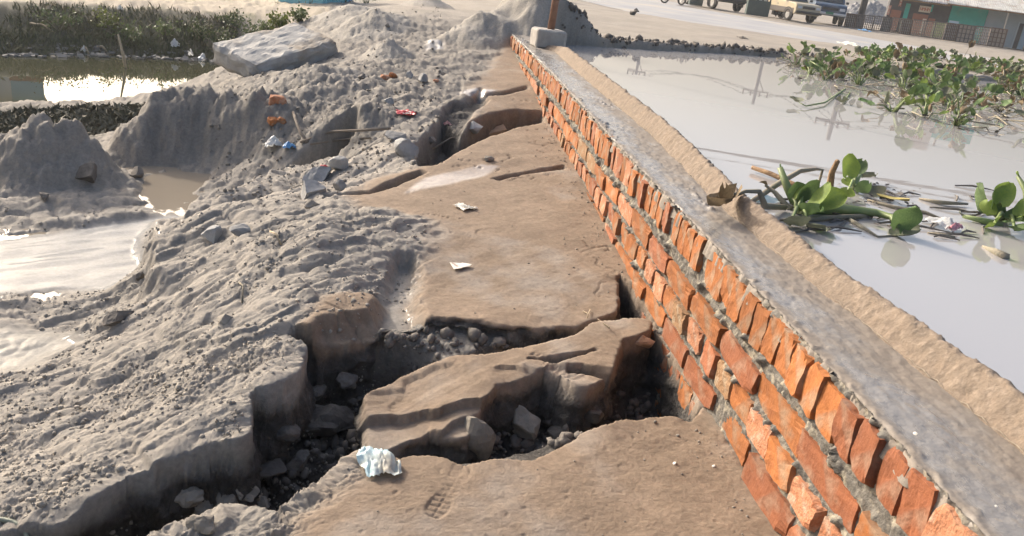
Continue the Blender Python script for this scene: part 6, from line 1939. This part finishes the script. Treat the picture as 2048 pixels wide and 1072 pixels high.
def pick(n, px0, px1, py0, py1, z, key, lo_):
    px = rng.uniform(px0, px1, n); py = rng.uniform(py0, py1, n)
    q = np.array([on(a, b, z) for a, b in zip(px, py)])
    x, y = q[:, 0], q[:, 1]
    ok = sdpoly(x, y, PG[key]) + .12 * fbm(x * 1.2, y * 1.2, 3, 55) > lo_
    return x[ok], y[ok]


_bp = PG['bank']; _l, _h = _bp.min(0), _bp.max(0)
x, y = rng.uniform(_l[0], _h[0], 60000), rng.uniform(_l[1], _h[1], 60000)
ok = sdpoly(x, y, _bp) + .10 * fbm(x * 1.2, y * 1.2, 3, 55) > .03
ok &= fbm(x * 1.6, y * 1.6, 3, 56) + rng.uniform(-.4, .4, len(x)) > .02
x, y = x[ok], y[ok]
blades('grass', x, y, zat(x, y), .02, .10, .009, M_GRASS, 'short dull green grass covering the pond bank')
x, y = pick(9000, -200, 320, 200, 282, -1.1, 'weeds', -.05)
blades('low_weeds', x, y, zat(x, y), .01, .06, .022, M_WEED, 'low dark weeds and rubbish on the mud flat by the pond', .9)
x = rng.uniform(-12, -1.2, 9000); y = rng.uniform(14, 28, 9000)
ok = (fbm(x * .7, y * .7, 3, 66) + .03 * (np.hypot(x, y) - 19) > .05) & (np.hypot(x, y) > 17.0)
blades('grass', x[ok], y[ok], zat(x[ok], y[ok]), .04, .16, .016, M_GRASS, 'patchy grass beyond the dirt path')
M_SHRUB = mat('shrub_leaf', (.085, .115, .05), (.14, .165, .07), scale=3, rough=.6, bump=0, rand=.3, transl=.2)
M_SHRUBY = mat('shrub_leaf_lime', (.17, .19, .045), (.12, .15, .04), scale=3, rough=.6, bump=0, transl=.2)


def shrub(px, py, wpx, hpx, label, m, seed, nl=260):
    p = hit(px, py); k = pxm(p); r = np.random.default_rng(seed)
    w_, h_ = wpx / k / 2, hpx / k
    t = thing('shrub', p, label, 'shrub', 'shrubs on the pond bank')
    st = MB(); lf = MB()
    br = []
    for _ in range(9):
        e = Vector((r.normal(0, .5) * w_, r.normal(0, .5) * w_, h_ * r.uniform(.5, 1.0)))
        br.append(e); st.tube([(0, 0, -.03), e * .5 + Vector((0, 0, h_ * .1)), e], [.010, .007, .003], 4)
    for i in range(nl):
        e = br[r.integers(0, 9)] * r.uniform(.45, 1.1)
        c = e + Vector(r.normal(0, .22, 3)) * w_ 
        c.z = max(.0, c.z)
        s = r.uniform(.010, .032); a = Vector(r.normal(size=3)).normalized(); b = a.cross(Vector(r.normal(size=3))).normalized()
        lf.add([c - a * s, c + b * s * .55, c + a * s, c - b * s * .55], [(0, 1, 2, 3)])
    st.build('stems', M_STEMD, t); o = lf.build('foliage', m, t); tag(o, kind='stuff')


for i, a in enumerate([(440, 108, 70, 50, 'widest dark green shrub low on the bank behind the slab', M_SHRUB), (500, 90, 60, 50, 'dark green shrub touching the top of the concrete slab', M_SHRUB), (555, 62, 50, 32, 'yellow green shrub at the top of the bank', M_SHRUBY), (400, 85, 60, 45, 'mid green shrub on the middle of the bank', M_SHRUB),
                       (470, 62, 60, 36, 'small bushy shrub under the dirt path', M_SHRUB), (330, 80, 60, 40, 'thin shrub on the bare part of the bank', M_SHRUB), (215, 62, 60, 36, 'shrub with pale leaves near the upper left bank', M_SHRUBY), (530, 78, 45, 36, 'small dark shrub right of the yellow green shrub', M_SHRUB),
                       (250, 90, 70, 40, 'spreading shrub above the pond stick', M_SHRUB), (120, 60, 70, 36, 'shrub on the far left of the bank', M_SHRUB), (600, 45, 44, 26, 'shrub at the right end of the bank by the hill', M_SHRUB)]):
    shrub(*a, 300 + i, 340)
for i, (pl, l) in enumerate([([(195, 97), (215, 108)], 'pale bare branch on the left shoreline of the pond'), ([(382, 134), (402, 135)], 'pale forked branch lying at the pond edge by the slab'), ([(165, 98), (178, 112)], 'short pale branch left of the pond stick'), ([(60, 50), (110, 70)], 'long pale dry branch on the upper left bank')]):
    a_, b_ = hit(*pl[0]), hit(*pl[1])
    stick('branch', [a_ + Vector((0, 0, .02)), (a_ + b_) / 2 + Vector((0, 0, .07)), b_ + Vector((0, 0, .03))], [.02, .017, .01], l, M_STRAW, 'branch')
for i, (px, py, w, h, l, m) in enumerate([(381, 108, 10, 40, 'upright white rag at the pond edge left of the slab', M_PAPER), (240, 20, 10, 8, 'white scrap at the top of the bank', M_PAPER), (168, 102, 12, 16, 'pale rag on the left pond shore', M_BAGW), (405, 122, 16, 20, 'pale rag by the forked branch', M_BAGW), (350, 92, 16, 20, 'greyish rag on the middle bank', M_BAGW), (100, 20, 14, 10, 'yellowish scrap on the upper left bank', M_STRAW)]):
    litter(px, py, w, h * 1.5, 200 + i, l, 'rag', m, 'rag', .3, .4, .8)
# debris along the shore
x, y = rng.uniform(_l[0], _h[0], 9000), rng.uniform(_l[1], _h[1], 9000)
ok = (np.abs(sdpoly(x, y, _bp) - .05) < .22) & (rng.random(len(x)) < .35) & (x > -6)
x, y = x[ok], y[ok]
z = zat(x, y); ok = z < -1.05
mb = MB()
for a, b, c in zip(x[ok], y[ok], z[ok]):
    s = rng.uniform(.02, .07)
    mb.box((a, b, max(c, POND_Z) + .01), (s * rng.uniform(.5, 2), s, s * .4), Matrix.Rotation(rng.uniform(0, 6), 3, 'Z') @ Matrix.Rotation(rng.normal(0, .5), 3, 'X'))
tag(mb.build('shore_debris', mat('debris', (.16, .15, .13), (.30, .28, .25), scale=1.5, rough=.9, bump=0)), 'pale rubbish and stones along the pond shoreline', kind='stuff')

# turquoise hut beyond the bank, and the white house mirrored in the pond
A, B = on(644, 12, -.6), on(700, 11, -.6)
A = np.array(A); B = np.array(B)
ex2 = (B - A) / np.linalg.norm(B - A); a2 = math.atan2(ex2[1], ex2[0]); L2 = np.linalg.norm(B - A)
t = thing('hut', (*((A + B) / 2), -.62), 'turquoise painted hut at the top left beyond the bank', 'hut', None, (0, 0, a2))
M_TURQ = mat('turquoise_wall', (.22, .52, .58), (.28, .56, .60), scale=4, rough=.8, bump=.1)
MB().box((0, .5, .42), (L2 * .96, 1.0, .9)).build('wall', M_TURQ, t)
MB().box((L2 * .44, -.02, .40), (L2 * .12, .05, .86)).build('door', M_BLUE, t)
MB().box((0, .5, .92), (L2 * 1.1, 1.25, .06)).build('roof', M_ROOF, t)
for i in range(5): MB().box((-L2 * .45 + i * L2 * .19, -.06, .16), (.02, .02, .34)).build('rail_post', M_TURQ, t)
MB().box((-L2 * .07, -.06, .30), (L2 * .78, .025, .025)).build('rail', M_TURQ, t)
q0, q1 = mirror_point(-260, 206, 22, POND_Z), mirror_point(90, 205, 22, POND_Z)
base_z_ = float(zat((q0.x + q1.x) / 2, (q0.y + q1.y) / 2)[0])
t = thing('house', ((q0.x + q1.x) / 2, (q0.y + q1.y) / 2, base_z_ - .05), 'white house with a blue end bay, mirrored in the left of the pond', 'house', None, (0, 0, math.atan2((q1 - q0).y, (q1 - q0).x)))
Lh = (q1 - q0).length; Hh = (q0.z + q1.z) / 2 - base_z_
MB().box((-.1 * Lh, 2, Hh / 2), (Lh * .8, 4, Hh)).build('wall', mat('white_wall', (.62, .60, .60), (.56, .55, .56), scale=2, rough=.85), t)
MB().box((.4 * Lh, 2.002, Hh / 2 - .01), (Lh * .2 - .004, 4, Hh)).build('blue_bay', mat('blue_wall', (.22, .40, .52), rough=.8), t)
MB().box((0, 2, Hh + .06), (Lh * 1.04, 4.4, .12)).build('roof', M_ROOF, t)
for i in range(3):
    f = MB().box((-.38 * Lh + i * .22 * Lh, -.02, Hh * .55), (.7, .06, .9)).build('window', M_STEEL, t)
    MB().box((-.38 * Lh + i * .22 * Lh, -.045, Hh * .55), (.6, .03, .8)).build('pane', M_GLASS, f)
MB().box((.4 * Lh, -.02, Hh * .38), (.7, .06, Hh * .74)).build('door', M_DOORB, t)


# ------------------------------------------------------------------ dusty air
hz_m = bpy.data.materials.new('haze'); hz_m.use_nodes = True
N_ = hz_m.node_tree.nodes; N_.remove(N_['Principled BSDF'])
pv = N_.new('ShaderNodeVolumePrincipled')
pv.inputs['Color'].default_value = (.93, .93, .94, 1)
pv.inputs['Density'].default_value = .0011
pv.inputs['Anisotropy'].default_value = .3
hz_m.node_tree.links.new(pv.outputs[0], N_['Material Output'].inputs['Volume'])
tag(MB().box((0, 0, 5.5), (1000, 1000, 15)).build('haze', hz_m), 'thin dusty haze over the road and far shops', kind='stuff')
